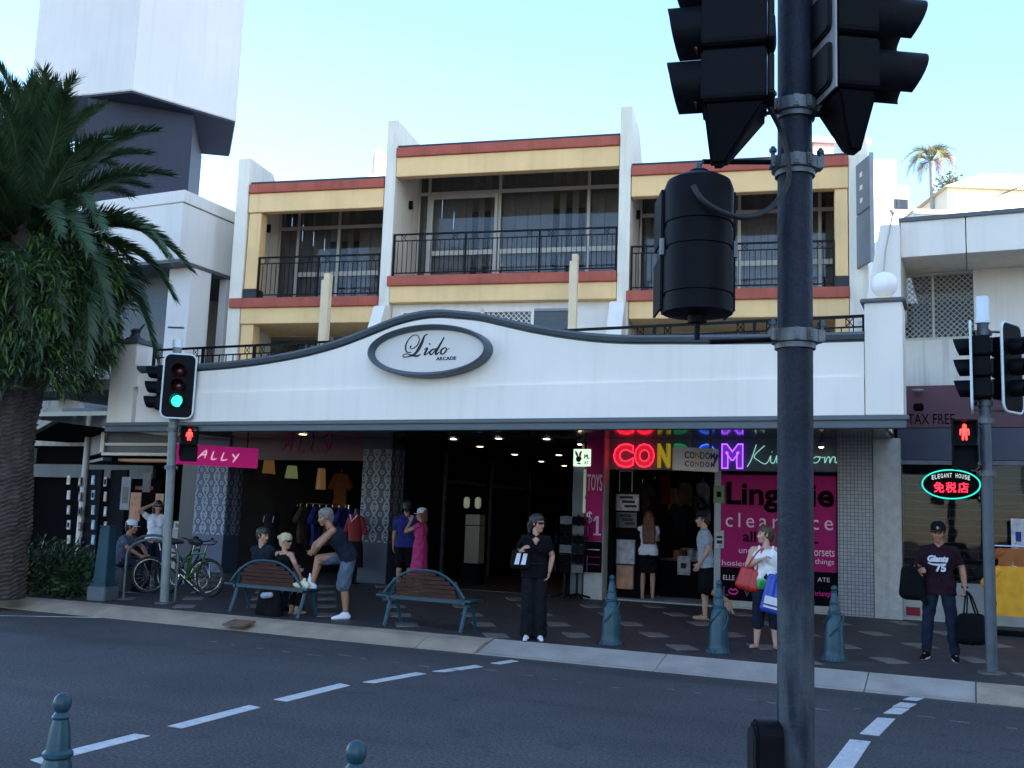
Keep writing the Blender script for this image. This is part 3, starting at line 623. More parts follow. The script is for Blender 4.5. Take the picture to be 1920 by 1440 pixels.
def stroke(mb, ps, r=.011): mb.tube(spline([(x, 0, z) for x, z in ps], 5), r, 6)
KX = lambda x, y: ((x-1140)/360*1.0, (300-y)/200)
k0 = ony(1402, 870, YS); KG = thing('neon_script_sign', 'pale green Kingdom script neon behind the traffic pole', 'neon sign', (k0.x, YS-.06, k0.z))
kk = (ony(1575, 870, YS).x-k0.x)/175; b = MB()
for ps in ([(18, -38), (8, -8), (0, 6)], [(34, -36), (14, -16), (20, -8), (34, 0), (42, -6)], [(42, -6), (46, -16), (46, -4), (52, -2), (56, -12), (58, -16), (58, -2), (64, -14), (70, -14), (70, -3), (76, -6)],
           [(88, -14), (80, -14), (78, -6), (84, -3), (90, -14), (90, 4), (84, 12), (78, 8), (96, -4)], [(112, -14), (104, -14), (102, -5), (108, -3), (115, -14), (119, -36), (114, -8), (118, -3), (124, -8)],
           [(134, -15), (127, -12), (127, -4), (134, -4), (139, -12), (134, -15), (146, -13)], [(148, -15), (148, -3), (153, -14), (157, -13), (157, -3), (162, -14), (167, -13), (167, -4), (174, -6)], [(48, -23), (49, -24)]):
    stroke(b, [(x*kk, -y*kk) for x, y in ps], .0085)
obj('tubing', b, 'neoncyan', KG, smooth=True)
for px, py, yy, lab in ((1540, 836, YS-.35, 'bright warm spot lamp under the soffit right of the foreground pole'), (1087, 831, 18.45, 'bright warm spot lamp just above the bunny sign')):
    p = ony(px, py, yy); t = thing('spot_lamp', lab, 'lamp', tuple(p)); obj('housing', MB().lathe([(.05, -.02), (.06, .06), (.03, .1)], 12, axis='z'), 'galv', t, smooth=True); obj('lens', MB().lathe([(.001, -.04), (.03, -.035), (.048, -.018)], 12), 'lampwarm', t, smooth=True); obj('stem', MB().tube([(0, 0, .09), (0, .05, 3.43-p.z)], .01, 6), 'galv', t)
# hanging board before the neon
q0, q1 = ony(1262, 858, 17.2), ony(1346, 865, 17.7); q2, q3 = ony(1262, 836, 17.2), ony(1262, 880, 17.2); hw, hh = math.hypot(q1.y-q0.y, q1.x-q0.x)/2, (q2.z-q3.z)/2
HB = thing('hanging_board', 'white double sided board with rainbow CONDOM lettering hung before the neon', 'sign', ((q0.x+q1.x)/2, (q0.y+q1.y)/2, (q0.z+q1.z)/2), math.atan2(q1.y-q0.y, q1.x-q0.x))
obj('board', MB().box(-hw, hw, -.03, .03, -hh, hh), 'white', HB, bevel=.005); obj('hanger', MB().box(-hw*.3, -hw*.3+.05, -.015, .015, hh, hh+.3), 'galv', HB); obj('hanger', MB().box(hw*.6, hw*.6+.05, -.015, .015, hh, hh+.3), 'galv', HB)
for i, (ch, m) in enumerate(zip('CONDOM', ('clothred', 'clothred', 'clothyellow', 'greenpaint', 'darkblue', 'purple'))):
    text('letter', ch, m, HB, (-hw*.42+i*hw*.23, -.034, hh*.35), .3, width=hw*.2, height=hh*.6, bold=.004)
    text('letter', ch, m, HB, (-hw*.42+i*hw*.23, -.034, -hh*.4), .3, width=hw*.17, height=hh*.45, bold=.004)
b = MB(); ribbon(b, [(hw*.78, -hh*.3), (hw*.95, hh*.5)], [.03, .05], -.008, 0); obj('swoosh', b, 'darkblue', HB, loc=(0, -.034, 0))
# bunny sign, strip sign, pink banner
x0, x1 = ony(1075, 858, 18.5).x, ony(1107, 858, 18.5).x; z1, z0 = ony(1090, 842, 18.5).z, ony(1090, 874, 18.5).z
BS = thing('bunny_sign', 'small lit square sign with a black bunny head and letters PL', 'sign', ((x0+x1)/2, 18.5, (z0+z1)/2)); w, h = (x1-x0)/2, (z1-z0)/2
obj('box', MB().box(-w, w, 0, .14, -h, h), 'litsign', BS, bevel=.006); obj('bracket', MB().box(-.02, .02, .05, .09, h, 3.42-(z0+z1)/2), 'galv', BS)
b = MB(); ex = -w*.35
b.prism([(ex-.045, -.07), (ex-.06, -.02), (ex-.04, .02), (ex+.04, .02), (ex+.06, -.02), (ex+.03, -.075), (ex, -.09)], -.006, -.001, 'y')
ribbon(b, [(ex-.02, .015), (ex-.05, .08), (ex-.075, .13)], [.03, .045, .012], -.006, -.001); ribbon(b, [(ex+.02, .015), (ex+.03, .08), (ex+.06, .13)], [.03, .045, .012], -.006, -.001); b.prism([(ex-.03, -.12), (ex+.04, -.105), (ex+.04, -.135), (ex-.03, -.1)], -.006, -.001, 'y')
obj('emblem', b, 'inkdark', BS); text('lettering', 'PL', 'inkdark', BS, (w*.6, -.004, .02), .09, height=.08, width=w*.62, bold=.003); text('lettering', 'AT', 'inkdark', BS, (w*.55, -.004, -h*.6), .08, height=.06, width=w*.5)
x0, x1 = ony(1092, 920, 18.52).x, ony(1108, 920, 18.52).x; z1, z0 = ony(1100, 880, 18.52).z, ony(1100, 962, 18.52).z
VS = thing('strip_sign', 'narrow pale vertical strip sign with letters CO below the bunny sign', 'sign', ((x0+x1)/2, 18.56, (z0+z1)/2))
obj('panel', MB().box(-(x1-x0)/2, (x1-x0)/2, 0, .1, -(z1-z0)/2, (z1-z0)/2), 'litstrip', VS); text('lettering', 'CO', 'inkdark', VS, (.03, -.004, -.12), .1, width=.15, height=.09, bold=.003)
b = thing('display_board', 'dark tall display board standing left of the strip sign', 'board', (ony(1082, 1000, 18.6).x, 18.62, .35)); obj('panel', MB().box(-.12, .12, 0, .08, 0, 2.75), 'leftgrey', b)
PB = thing('pink_banner', 'magenta vertical banner with $1 on the pillar beside the doorway', 'banner', (-6.69, YS-.26, .35))
zz = lambda y: ony(1125, y, YS-.25).z-.35
obj('sheet', MB().box(-.175, .175, -.012, 0, zz(1015), zz(800)), 'pinkposter', PB); obj('lower_sheet', MB().box(-.175, .175, -.012, 0, zz(1074), zz(1016)), 'black', PB)
text('lettering', 'TOYS', 'palepink', PB, (0, -.016, zz(905)), .2, width=.3, height=.32); text('lettering', '$', 'palepink', PB, (-.09, -.016, zz(975)+.03), .2, height=.26, width=.12); b = MB(); b.box(.05, .1, -.018, -.013, zz(985)-.17, zz(985)+.17).box(.0, .15, -.018, -.013, zz(985)-.19, zz(985)-.16); ribbon(b, [(.0, zz(985)+.08), (.06, zz(985)+.165)], [.03, .04], -.018, -.013); obj('numeral', b, 'palepink', PB)
for i, m in enumerate(('palepink', 'pinkposter', 'pinkposter')): obj('print_line', MB().box(-.13, .13, -.016, -.013, zz(1030+i*14)-.02, zz(1030+i*14)), m, PB)
# poster window
PO = thing('window_poster', 'magenta Lingerie clearance poster filling the shop window behind the pole', 'poster', (0, 0, 0))
YP = YS-.0
def P(px, py): q = ony(px, py, YP); return q.x, q.z
xa, za = P(1352, 890); xb, zb = P(1569, 1074); zc = P(1460, 1131)[1]
obj('sheet', MB().box(xa, xb, YP-.012, YP+.055, zb, za), 'pinkposter', PO); obj('lower_sheet', MB().box(xa, xb, YP-.012, YP+.055, zc, zb-.003), 'black', PO)
def T(body, px0, px1, py0, py1, m, **k):
    x0, z0 = P(px0, (py0+py1)/2); x1, _ = P(px1, (py0+py1)/2); zt = P((px0+px1)/2, py0)[1]; zb = P((px0+px1)/2, py1)[1]
    text('lettering', body, m, PO, ((x0+x1)/2, YP-.015, (zt+zb)/2), .4, width=x1-x0, height=zt-zb, extrude=.002, **k)
T('Lingerie', 1362, 1564, 905, 962, 'darkink', bold=.012); T('clearance', 1361, 1562, 964, 991, 'palepink', space=1.4)
T('all', 1393, 1418, 996, 1016, 'darkink', bold=.008); T('sizes.', 1426, 1535, 1000, 1018, 'darkink', bold=.008); T('under', 1386, 1426, 1026, 1038, 'palepink'); T('corsets', 1520, 1565, 1030, 1043, 'palepink')
T('hosiery', 1354, 1408, 1051, 1064, 'palepink'); T('things', 1528, 1564, 1048, 1061, 'palepink'); T('ELLE  MA', 1356, 1402, 1079, 1088, 'palepink'); T('ATE', 1533, 1556, 1083, 1091, 'palepink')
T('L    VE', 1356, 1420, 1101, 1118, 'maroon', bold=.004); T('triumph', 1528, 1562, 1108, 1121, 'pink')
lx, lz = P(1375, 1109); b = MB()
ribbon(b, [(lx-.09, lz), (lx-.04, lz+.045), (lx, lz+.025), (lx+.04, lz+.045), (lx+.09, lz)], [.01, .03, .025, .03, .01], YP-.02, YP-.014); ribbon(b, [(lx-.09, lz), (lx-.04, lz-.04), (lx+.04, lz-.04), (lx+.09, lz)], [.01, .03, .03, .01], YP-.02, YP-.014); obj('lips_print', b, 'pink', PO)
t = thing('door_sign', 'small green exit style notice on the door frame beside the poster', 'notice', (ony(1349, 927, YS).x, YS-.03, ony(1349, 927, YS).z)); obj('plate', MB().box(-.1, .1, -.01, .005, -.16, .16), 'greenpaint', t); obj('figure', MB().box(-.04, .04, -.016, -.011, -.05, .05), 'black', t)
t = thing('door_sign', 'pale paper notice on the door frame lower than the green one', 'notice', (ony(1350, 1011, YS).x, YS-.03, ony(1350, 1011, YS).z)); obj('plate', MB().box(-.08, .08, -.01, .005, -.16, .16), 'poster', t); obj('print_line', MB().box(-.05, .05, -.016, -.011, .02, .06).box(-.05, .05, -.016, -.011, -.08, -.02), 'inkdark', t)
# posters in the doorway
for (a, c, y0, y1, m, lab) in ((1163, 1184, 884, 922, 'black', 'empty framed picture hanging at the top of the doorway'), (1156, 1197, 927, 958, 'poster', 'poster with dark lettering in the doorway, upper one'), (1157, 1192, 962, 990, 'posterdark', 'grey poster in the doorway below the lettered one'), (1157, 1189, 1012, 1058, 'poster', 'pale portrait poster beside the shop doorway'), (1157, 1186, 1060, 1105, 'posterskin', 'poster of a reclining figure low in the doorway')):
    yy = YS+.3; A = ony(a, y0, yy); Bq = ony(c, y1, yy); t = thing('wall_poster', lab, 'poster', ((A.x+Bq.x)/2, yy, (A.z+Bq.z)/2)); w, h = (Bq.x-A.x)/2, (A.z-Bq.z)/2
    obj('sheet', MB().box(-w, w, 0, .02, -h, h), m, t); obj('frame', MB().box(-w-.015, -w, -.006, .025, -h, h).box(w, w+.015, -.006, .025, -h, h).box(-w-.015, w+.015, -.006, .025, h, h+.015), 'poster' if m == 'black' else 'leftgrey', t)
    if 'letter' in lab:
        for i in range(3): obj('print_line', MB().box(-w*.7+i*.05, w*.5+i*.04, -.008, -.003, h*.5-i*h*.55, h*.5-i*h*.55+.05), 'inkdark', t)
t = thing('poster_stand', 'dark tall stand carrying the posters beside the doorway', 'stand', (ony(1175, 1100, YS+.33).x, YS+.34, .37)); obj('panel', MB().box(-.28, .26, 0, .05, 0, 2.45), 'black', t)

# merchandise
def garment_mb(w, h, sleeves=True, seed=0):
    r = random.Random(seed); b = MB(); n = 9; pr = []
    for i in range(n):
        f = i/(n-1); ww = w*(.5 if i else .3)*(1+.08*math.sin(i*1.3+seed)); pr.append((ww, -h*f))
    front = [(x, z) for x, z in pr]; poly = front+[(-x*(.92+.1*r.random()), z) for x, z in reversed(pr)]
    vs = []; m = len(poly)
    for yy in (-.06, .06): vs += [(x, yy*(.6+.5*math.sin(x*40+z*3)), z) for x, z in poly]
    b.add(vs, [tuple(range(m))[::-1], tuple(range(m, 2*m))]+[(i, (i+1) % m, m+(i+1) % m, m+i) for i in range(m)])
    if sleeves:
        for s in (-1, 1): b.cone((s*w*.4, 0, -.07), (s*w*.72, 0, -h*.36), .075, .085, 8)
    return b
def garment(name, label, x, y, z, w, h, m, group=None, rz=0, sleeves=True, seed=0):
    t = thing(name, label, 'garment', (x, y, z), rz, group)
    obj('cloth', garment_mb(w, h, sleeves, seed), m, t, smooth=True, ang=60); obj('hanger', MB().tube([(0, 0, -.02), (0, 0, .07), (.03, 0, .1)], .006, 5).tube([(-w*.35, 0, -.04), (0, 0, .01), (w*.35, 0, -.04)], .007, 5), 'steel', t); return t
def rail_of(name_lab, x, y, n, w, cols, grp, glab, ztop=2.0):
    t = thing('clothes_rail', name_lab, 'clothes rail', (x, y, .35))
    obj('bar', MB().tube([(-w/2, 0, ztop-.35), (w/2, 0, ztop-.35)], .015, 6), 'steel', t)
    for s in (-1, 1): obj('leg', MB().tube([(s*w/2, -.25, 0), (s*w/2, .25, 0)], .015, 6).tube([(s*w/2, 0, 0), (s*w/2, 0, ztop-.35)], .015, 6), 'steel', t)
    for i in range(n): garment('hanging_garment', glab, x-w/2+w*(i+.5)/n, y, ztop-.08, .42, .8+.25*rnd.random(), cols[i % len(cols)], grp, R(78+rnd.uniform(-8, 8)), True, i)
rail_of('clothes rail of dark garments inside the clothing shop, left side', -14.4, 20.6, 8, 1.5, ['clothdark', 'clothbrown', 'clothdark', 'clothblue'], 'dark garments on the left rail of the clothing shop', 'dim dark garment hanging on the left rail of the clothing shop')
rail_of('clothes rail of reddish garments deeper inside the clothing shop', -13.2, 22.5, 8, 1.8, ['clothbrown', 'clothred', 'clothdark'], 'garments on the deeper rail of the clothing shop', 'dim reddish brown garment hanging on the deeper rail', 2.3)
p = ony(640, 888, 22); garment('hanging_garment', 'orange dress hanging high at the back of the clothing shop', p.x, 22, p.z, .4, .95, 'clothorange', seed=4)
p = ony(722, 880, 22.5)
for (px, py, m, w, h, lab) in ((500, 872, 'lampyellow', .5, .42, 'yellowish lit shade lamp at the left of the clothing shop'), (547, 885, 'lampgreen', .36, .3, 'greenish lit shade lamp in the middle of the clothing shop'), (602, 898, 'lampyellow', .28, .5, 'amber lit shade lamp at the right of the clothing shop')):
    p = ony(px, py, 20.2); t = thing('shade_lamp', lab, 'lamp', tuple(p)); obj('shade', MB().lathe([(w*.32, h*.5), (w*.45, -h*.5), (w*.43, -h*.5), (w*.3, h*.5)], 16), m, t, smooth=True); obj('cord', MB().tube([(0, 0, h*.5), (0, 0, 3.3-p.z)], .008, 5), 'iron', t)
def mannequin(lab, x, y, z, m_top, m_bot, rz=0):
    t = thing('mannequin', lab, 'mannequin', (x, y, z), rz)
    obj('stand', MB().lathe([(.16, 0), (.16, .02), (.02, .04), (.02, .75)], 12), 'black', t); obj('skirt', MB().lathe([(.2, .35), (.19, .6), (.17, .85), (.14, .9)], 14), m_bot, t, smooth=True)
    obj('torso', MB().lathe([(.15, .8), (.14, .95), (.165, 1.2), (.17, 1.32), (.12, 1.42), (.05, 1.46)], 14), m_top, t, smooth=True)
    for s in (-1, 1): obj('sleeve', MB().cone((s*.15, 0, 1.36), (s*.24, 0, 1.08), .06, .055, 8), m_top, t, smooth=True)
    obj('neck', MB().lathe([(.05, 1.44), (.045, 1.56), (.03, 1.58)], 10), 'posterdark', t, smooth=True); obj('collar_trim', MB().tube([(-.09, -.1, 1.44), (0, -.165, 1.3), (.09, -.1, 1.44)], .018, 6), 'palepink', t, smooth=True)
mannequin('red topped mannequin beside the dark patterned pillar', ony(664, 1040, 18.4).x, 18.4, .33, 'clothred', 'clothdark')
t = thing('mannequin', 'dark mannequin in the clothing shop behind the bench', 'mannequin', (ony(500, 1000, 18.6).x, 18.75, .34))
obj('torso', MB().lathe([(.18, .6), (.15, .95), (.18, 1.25), (.16, 1.38), (.05, 1.46)], 14), 'clothdark', t, smooth=True); obj('stand', MB().lathe([(.16, 0), (.16, .02), (.02, .04), (.02, .62)], 12), 'black', t)
for s in (-.12, .14): obj('trim', MB().tube([(s, -.15, 1.2), (s+.04, -.17, 1.34)], .012, 5), 'poster', t)
# racks and hung things in the novelty shop
ctr = random.Random(3)
for i, (px, py, m) in enumerate([(1205, 905, 'clothbrown'), (1228, 900, 'clothdark'), (1262, 915, 'posterskin'), (1285, 905, 'clothbrown'), (1300, 930, 'posterdark'), (1318, 905, 'posterdark'), (1275, 945, 'clothdark'), (1248, 890, 'clothred')]):
    p = ony(px, py, 21+.2*(i % 3)); garment('hanging_goods', ('brown costume at the upper left inside the novelty doorway', 'black costume left of the middle inside the novelty doorway', 'wide brown costume in the middle of the novelty doorway', 'skin coloured costume right of the middle in the novelty doorway', 'low brown costume at the right inside the novelty doorway', 'grey costume lowest at the right of the novelty doorway', 'black costume hung low in the middle of the novelty doorway', 'red costume nearest the ceiling of the novelty doorway')[i], p.x, p.y, p.z, .3, .5+.2*ctr.random(), m, 'costumes hung in the novelty shop', R(ctr.uniform(-40, 40)), i % 2 == 0, i)
t = thing('goods_table', 'table heaped with goods and a white notice inside the doorway', 'table', (ony(1290, 1060, 20.5).x, 20.5, .37)); obj('top', MB().box(-.5, .5, -.35, .35, .72, .76), 'posterdark', t); obj('cloth_skirt', MB().box(-.49, .49, -.34, .34, 0, .719), 'black', t); obj('notice', MB().box(-.12, .14, -.365, -.352, .45, .82), 'poster', t); obj('print_line', MB().box(-.05, .06, -.37, -.366, .58, .68), 'inkdark', t)
for i in range(9): x, y = t.location.x+ctr.uniform(-.4, .4), 20.5+ctr.uniform(-.2, .2); q = thing('goods_box', 'small coloured packet heaped on the goods table', 'packet', (x, y, 1.13), R(ctr.uniform(0, 90)), 'packets on the goods table'); obj('carton', MB().box(-.09, .09, -.06, .06, 0, .12+.1*ctr.random()), ['posterskin', 'poster', 'clothorange', 'posterdark'][i % 4], q)
for i in range(5): obj('shelf', MB().box(-6.3, -2.5, 24.1, 24.45, .6+i*.5, .64+i*.5), 'posterdark', NS)
for i in range(26): p = (-6.2+.14*i, 24.0, .64+.5*(i % 5)); q = thing('shelf_packet', 'packet on the shelves at the back of the novelty shop', 'packet', p, 0, 'packets on the back shelves'); obj('carton', MB().box(-.06, .06, 0, .1, 0, .2+.1*ctr.random()), ['posterskin', 'poster', 'clothred', 'posterdark', 'clothbrown'][i*3 % 5], q)
# postcard racks beside the passage
def spinner(lab, px, pyt, pyb, y, mats):
    top = ony(px, pyt, y); t = thing('postcard_rack', lab, 'rack', (top.x, y, .34)); h = top.z-.34
    obj('pole', MB().tube([(0, 0, 0), (0, 0, h)], .025, 8), 'iron', t)
    for k in range(4): a = R(45+90*k); obj('foot', MB().tube([(0, 0, .1), (.28*math.cos(a), .28*math.sin(a), .03)], .02, 6), 'iron', t)
    z = .5; r = random.Random(px)
    while z < h-.1:
        for k in range(4):
            a = R(20+90*k); c = Vector((.19*math.cos(a), .19*math.sin(a), 0)); d = Vector((-math.sin(a), math.cos(a), 0)); b = MB()
            b.hull8([c+d*s+Vector((0, 0, zz)) for s, zz in ((-.11, z), (.11, z), (.11, z+.15), (-.11, z+.15))], [c*.94+d*s+Vector((0, 0, zz)) for s, zz in ((-.11, z), (.11, z), (.11, z+.15), (-.11, z+.15))])
            obj('card', b, r.choice(mats), t)
        z += .18
    return t
spinner('dark revolving rack of cards left of the pink banner', 1062, 965, 1100, 18.3, ['posterdark', 'clothdark', 'clothblue', 'black', 'black'])
spinner('revolving rack with pale trays under the strip sign', 1085, 965, 1100, 18.35, ['black', 'posterdark', 'posterdark', 'clothdark'])

# ------------------------------------------------------------------ right hand building
RB = thing('duty_free_shop', 'white fronted building with TAX FREE shop and lattice window', 'building')
zf0, zf1 = ony(1800, 475, 17.5).z, ony(1800, 408, 17.5).z
YR = 18.8; zs = zf0+.03
X = lambda px, py, y=YR: ony(px, py, y).x
Z = lambda px, py, y=YR: ony(px, py, y).z
xs = [X(1688, 440, 17.5), X(1811, 440, 17.5), 3.2, 6, 9, 12]
for a, c in zip(xs[:-1], xs[1:]): obj('fascia_panel', MB().box(a+.008, c-.008, 17.5, 17.7, zf0, zf1), 'white', RB, bevel=.006); obj('soffit_panel', MB().box(a+.008, c-.008, 17.71, YR+.2, zs, zs+.1), 'offwhite', RB)
obj('fascia_cap', MB().box(xs[0]-.02, 12, 17.46, 17.9, zf1+.002, zf1+.07), 'greytrim', RB)
obj('roof', MB().box(xs[0], 12, 17.9, 40, zf1-.2, zf1+.02), 'concrete', RB)
zw1, zw0, zsp = Z(1760, 516), Z(1690, 640), Z(1690, 724)
xw0, xw1 = X(1688, 580), X(1826, 580)
obj('spandrel', MB().box(xw0-.5, 12, YR, YR+.25, zsp, zw0), 'stained', RB); obj('wall', MB().box(xw1, 12, YR, YR+.25, zw0+.003, zs), 'white', RB); obj('wall', MB().box(xw0-.5, xw0-.05, YR-.02, YR+.25, zw0+.003, zs), 'white', RB)
w = obj('window', MB().box(xw0-.05, xw1, YR+.02, YR+.1, zw0+.003, zw0+.05).box(xw0-.05, xw1, YR+.02, YR+.1, zs-.05, zs-.003).box(X(1750, 580)-.02, X(1750, 580)+.02, YR+.02, YR+.1, zw0+.05, zs-.05), 'frame', RB)
obj('pane', MB().box(xw0-.05, xw1, YR+.14, YR+.15, zw0, zs), 'winglass', w); obj('room_wall', MB().box(xw0-.5, 4, YR+2.5, YR+2.6, zsp, zs), 'room', RB)
b = MB(); H = zs-zw0
for s in (-1, 1):
    k = xw0-H-.1
    while k < xw1+.1:
        x0, z0, x1, z1 = (k, zw0, k+H, zs) if s > 0 else (k+H, zw0, k, zs)
        def cut(x0, z0, x1, z1, lim):
            return (lim, z0+(z1-z0)*(lim-x0)/(x1-x0))
        if min(x0, x1) < xw1 and max(x0, x1) > xw0-.05:
            if x0 < xw0-.05: x0, z0 = cut(x0, z0, x1, z1, xw0-.05)
            if x0 > xw1: x0, z0 = cut(x0, z0, x1, z1, xw1)
            if x1 < xw0-.05: x1, z1 = cut(x0, z0, x1, z1, xw0-.05)
            if x1 > xw1: x1, z1 = cut(x0, z0, x1, z1, xw1)
            b.tube([(x0, YR+.05+.004*s, z0), (x1, YR+.05+.004*s, z1)], .007, 4)
        k += .095
o = obj('lattice', b, 'frame', w); o['kind'] = 'stuff'
zb0, zb1 = Z(1690, 802), Z(1690, 766)
obj('bulkhead', MB().box(xw0-.08, 11.99, YR-.02, YR+.15, zb0, zsp-.003), 'maroon', RB)
text('lettering', 'TAX FREE', 'black', RB, (X(1746, 786), YR-.024, Z(1746, 786)), .3, width=X(1790, 786)-X(1702, 786), height=Z(1746, 776)-Z(1746, 795))
obj('security_camera', MB().box(X(1725, 760)-.08, X(1725, 760)+.08, YR-.6, YR-.4, zb1-.1, zb1+.02), 'black', RB, bevel=.02)
obj('glazing_bar', MB().box(xw0-.05, 12, YR+.02, YR+.08, 2.98, 3.05), 'leftgrey', RB); obj('shop_glass', MB().box(xw0-.05, 6, YR+.04, YR+.05, 1.02, 2.98), 'shopglass', RB)
obj('counter_panel', MB().box(xw0-.05, 1.35, YR+.0, YR+.1, .36, 1.0), 'concrete', RB); obj('shop_sill', MB().box(xw0-.05, 6, YR-.03, YR+.15, .25, .36), 'granite', RB); obj('sticker', MB().box(xw0+.02, xw0+.24, YR-.012, YR-.001, .42, .56), 'clothred', RB)
for i in range(13): obj('grille_bar', MB().box(xw0-.05, 6, YR+.3, YR+.32, 1.1+i*.14, 1.115+i*.14), 'leftgrey', RB)
obj('back_wall', MB().box(xw0-.1, 12, 22.5, 22.6, .3, 3.9), 'black', RB); obj('side_wall', MB().box(xw0-.15, xw0-.06, YR+.3, 22.5, .3, 3.9), 'black', RB)
for i in range(7): obj('shelf', MB().box(xw0+.1, 5, 21.5, 22.4, .9+i*.3, .93+i*.3), 'posterdark', RB)
for i in range(22): q = thing('stock_box', 'dim packet on the shelves inside the duty free shop', 'packet', (xw0+.3+.15*i, 21.55, .93+.3*(i*3 % 6)), 0, 'packets on the duty free shelves'); obj('carton', MB().box(-.06, .06, 0, .12, 0, .15+.08*ctr.random()), ['posterdark', 'clothblue', 'posterskin', 'clothdark'][i % 4], q)
for px, py in ((1712, 867), (1722, 735)): p = ony(px, py, YR-.2 if py < 800 else 19.6); t = thing('downlight', 'faint downlight %s the TAX FREE lettering' % ('above' if py < 800 else 'inside the window below'), 'downlight', tuple(p)); obj('lens', MB().lathe([(.001, 0), (.06, .005), (.08, .02)], 12), 'litstrip' if py > 800 else 'poster', t); obj('trim', MB().lathe([(.08, .02), (.1, .02), (.1, .04), (.001, .04)], 12), 'frame_grey', t)
obj('side_wall', MB().box(12.0, 12.2, YR-.4, 40, .2, zf1), 'room', RB); obj('transom_panel', MB().box(xw0-.08, 11.99, YR+.02, YR+.12, 3.06, zb0-.003), 'darkblue', RB)
# neon oval
p = ony(1783, 908, YR-.05); ON = thing('oval_neon_sign', 'turquoise oval ELEGANT HOUSE neon with red characters in the window', 'neon sign', tuple(p)); ew = X(1838, 908, YR-.05)-p.x; eh = p.z-Z(1783, 935, YR-.05)
b = MB(); b.tube([(ew*math.cos(2*math.pi*i/40), 0, eh*math.sin(2*math.pi*i/40)) for i in range(41)], .012, 6, caps=False); obj('ring', b, 'neonteal', ON, smooth=True)
obj('backing', MB().prism([(ew*.97*math.cos(2*math.pi*i/40), eh*.97*math.sin(2*math.pi*i/40)) for i in range(40)], .03, .04, 'y'), 'black', ON)
for i, ch in enumerate('ELEGANT HOUSE'):
    u = (i-6)/6*.62; 
    if ch != ' ': text('letter', ch, 'neonwhite', ON, (u*ew, -.01, eh*(.62-.42*u*u)), .13, height=eh*.3, width=ew*.075)
for i, ch in enumerate('免税店'): text('character', ch, 'neonred', ON, ((i-1)*ew*.42, -.012, -eh*.22), .2, height=eh*.72, width=ew*.36, bold=.002)
# garments outside the right shop
tx = ony(1897, 1100, 17.6); 
t = thing('display_rail', 'garment rail at the right edge holding bright jerseys', 'clothes rail', (tx.x+.15, 17.65, .3)); obj('bar', MB().tube([(-.5, 0, 1.35), (.9, 0, 1.35)], .015, 6), 'steel', t); obj('leg', MB().tube([(.9, 0, 0), (.9, 0, 1.35)], .015, 6), 'steel', t); obj('leg', MB().tube([(-.5, 0, 0), (-.5, 0, 1.35)], .015, 6), 'steel', t); obj('base', MB().box(-.6, 1, -.2, .2, 0, .06), 'black', t)
garment('jersey', 'yellow jersey hanging at the right edge beside the pole', tx.x+.02, 17.5, Z(1890, 1062, 17.5), .52, Z(1890, 1062, 17.5)-Z(1890, 1155, 17.5), 'clothyellow', seed=2)
garment('jersey', 'orange and black jersey above the yellow one', tx.x+.06, 17.62, Z(1890, 1028, 17.6), .5, .36, 'clothorange', seed=5)
garment('jersey', 'dark jersey hanging behind the yellow one', tx.x-.08, 17.75, Z(1880, 1045, 17.6), .5, .8, 'clothdark', seed=6)
p = ony(1908, 1003, 17.7); t = thing('price_board', 'pale price board above the bright jerseys', 'board', tuple(p)); obj('card', MB().box(-.09, .12, 0, .02, -.27, .25), 'poster', t); obj('print_line', MB().box(-.03, .05, -.006, -.001, -.1, .05), 'clothblue', t)
# slanted party wall and blade sign beside the lamp
q = lambda px, py, y: ony(px, py, y)
b = MB(); y = 17.3; pl = [(1622, 575), (1650, 421), (1674, 421), (1687, 421), (1690, 575)]; b.prism([(ony(px, py, y).x, ony(px, py, y).z) for px, py in pl[:2]+[pl[3], pl[4]]], y, y+1.6, 'y')
pw = thing('party_wall', 'tapered pale wall end behind the globe lamp', 'wall'); obj('wall', b, 'white', pw, bevel=.01); 
t = thing('roof_conduit', 'thin bent conduit leaning on the tapered wall above the globe lamp', 'conduit'); a0, a1_ = ony(1657, 508, 17.2), ony(1674, 400, 17.2); obj('pipe', MB().tube([tuple(a0), tuple(ony(1660, 470, 17.2)), tuple(a1_)], .014, 6), 'frame', t); obj('fitting', MB().cone(tuple(a1_), tuple(a1_+Vector((-.04, 0, .06))), .03, .02, 8), 'frame', t)
pB = [onB(1605, 310, 0), onB(1605, 512, 0)]; P0 = B0+BD*7.8
bs = thing('motel_blade_sign', 'grey blade sign with three pale squares on the right fin wall', 'sign', (P0.x, P0.y, 0), BA)
def onBu(px, py, u):
    d = ray(px, py); tt = ((B0-EYE).dot(BD)+u)/d.dot(BD); p = EYE+d*tt; return ((p-B0).dot(BN), p.z)
c = [onBu(1606, 311, 7.82), onBu(1634, 288, 7.82), onBu(1631, 470, 7.82), onBu(1606, 515, 7.82)]
sA_, sB_ = onz(1607, 311, 9.5), onz(1633, 289, 9.5); bs.location = (sA_.x, sA_.y, 0); bs.rotation_euler.z = math.atan2(sB_.y-sA_.y, sB_.x-sA_.x); sw_ = (Vector((sB_.x-sA_.x, sB_.y-sA_.y))).length
obj('board', MB().box(0, sw_, -.03, .03, 7.25, 8.37), 'signgrey', bs, bevel=.008); obj('board', MB().box(0, sw_, -.03, .03, 8.4, 9.5), 'signgrey', bs, bevel=.008); obj('frame', MB().box(-.03, -.002, -.04, .04, 7.22, 9.53).box(sw_+.002, sw_+.03, -.04, .04, 7.22, 9.53), 'frame_grey', bs)
for k in range(3): obj('square', MB().box(sw_*.3, sw_*.48, -.038, -.031, 8.6+k*.28, 8.7+k*.28), 'white', bs)

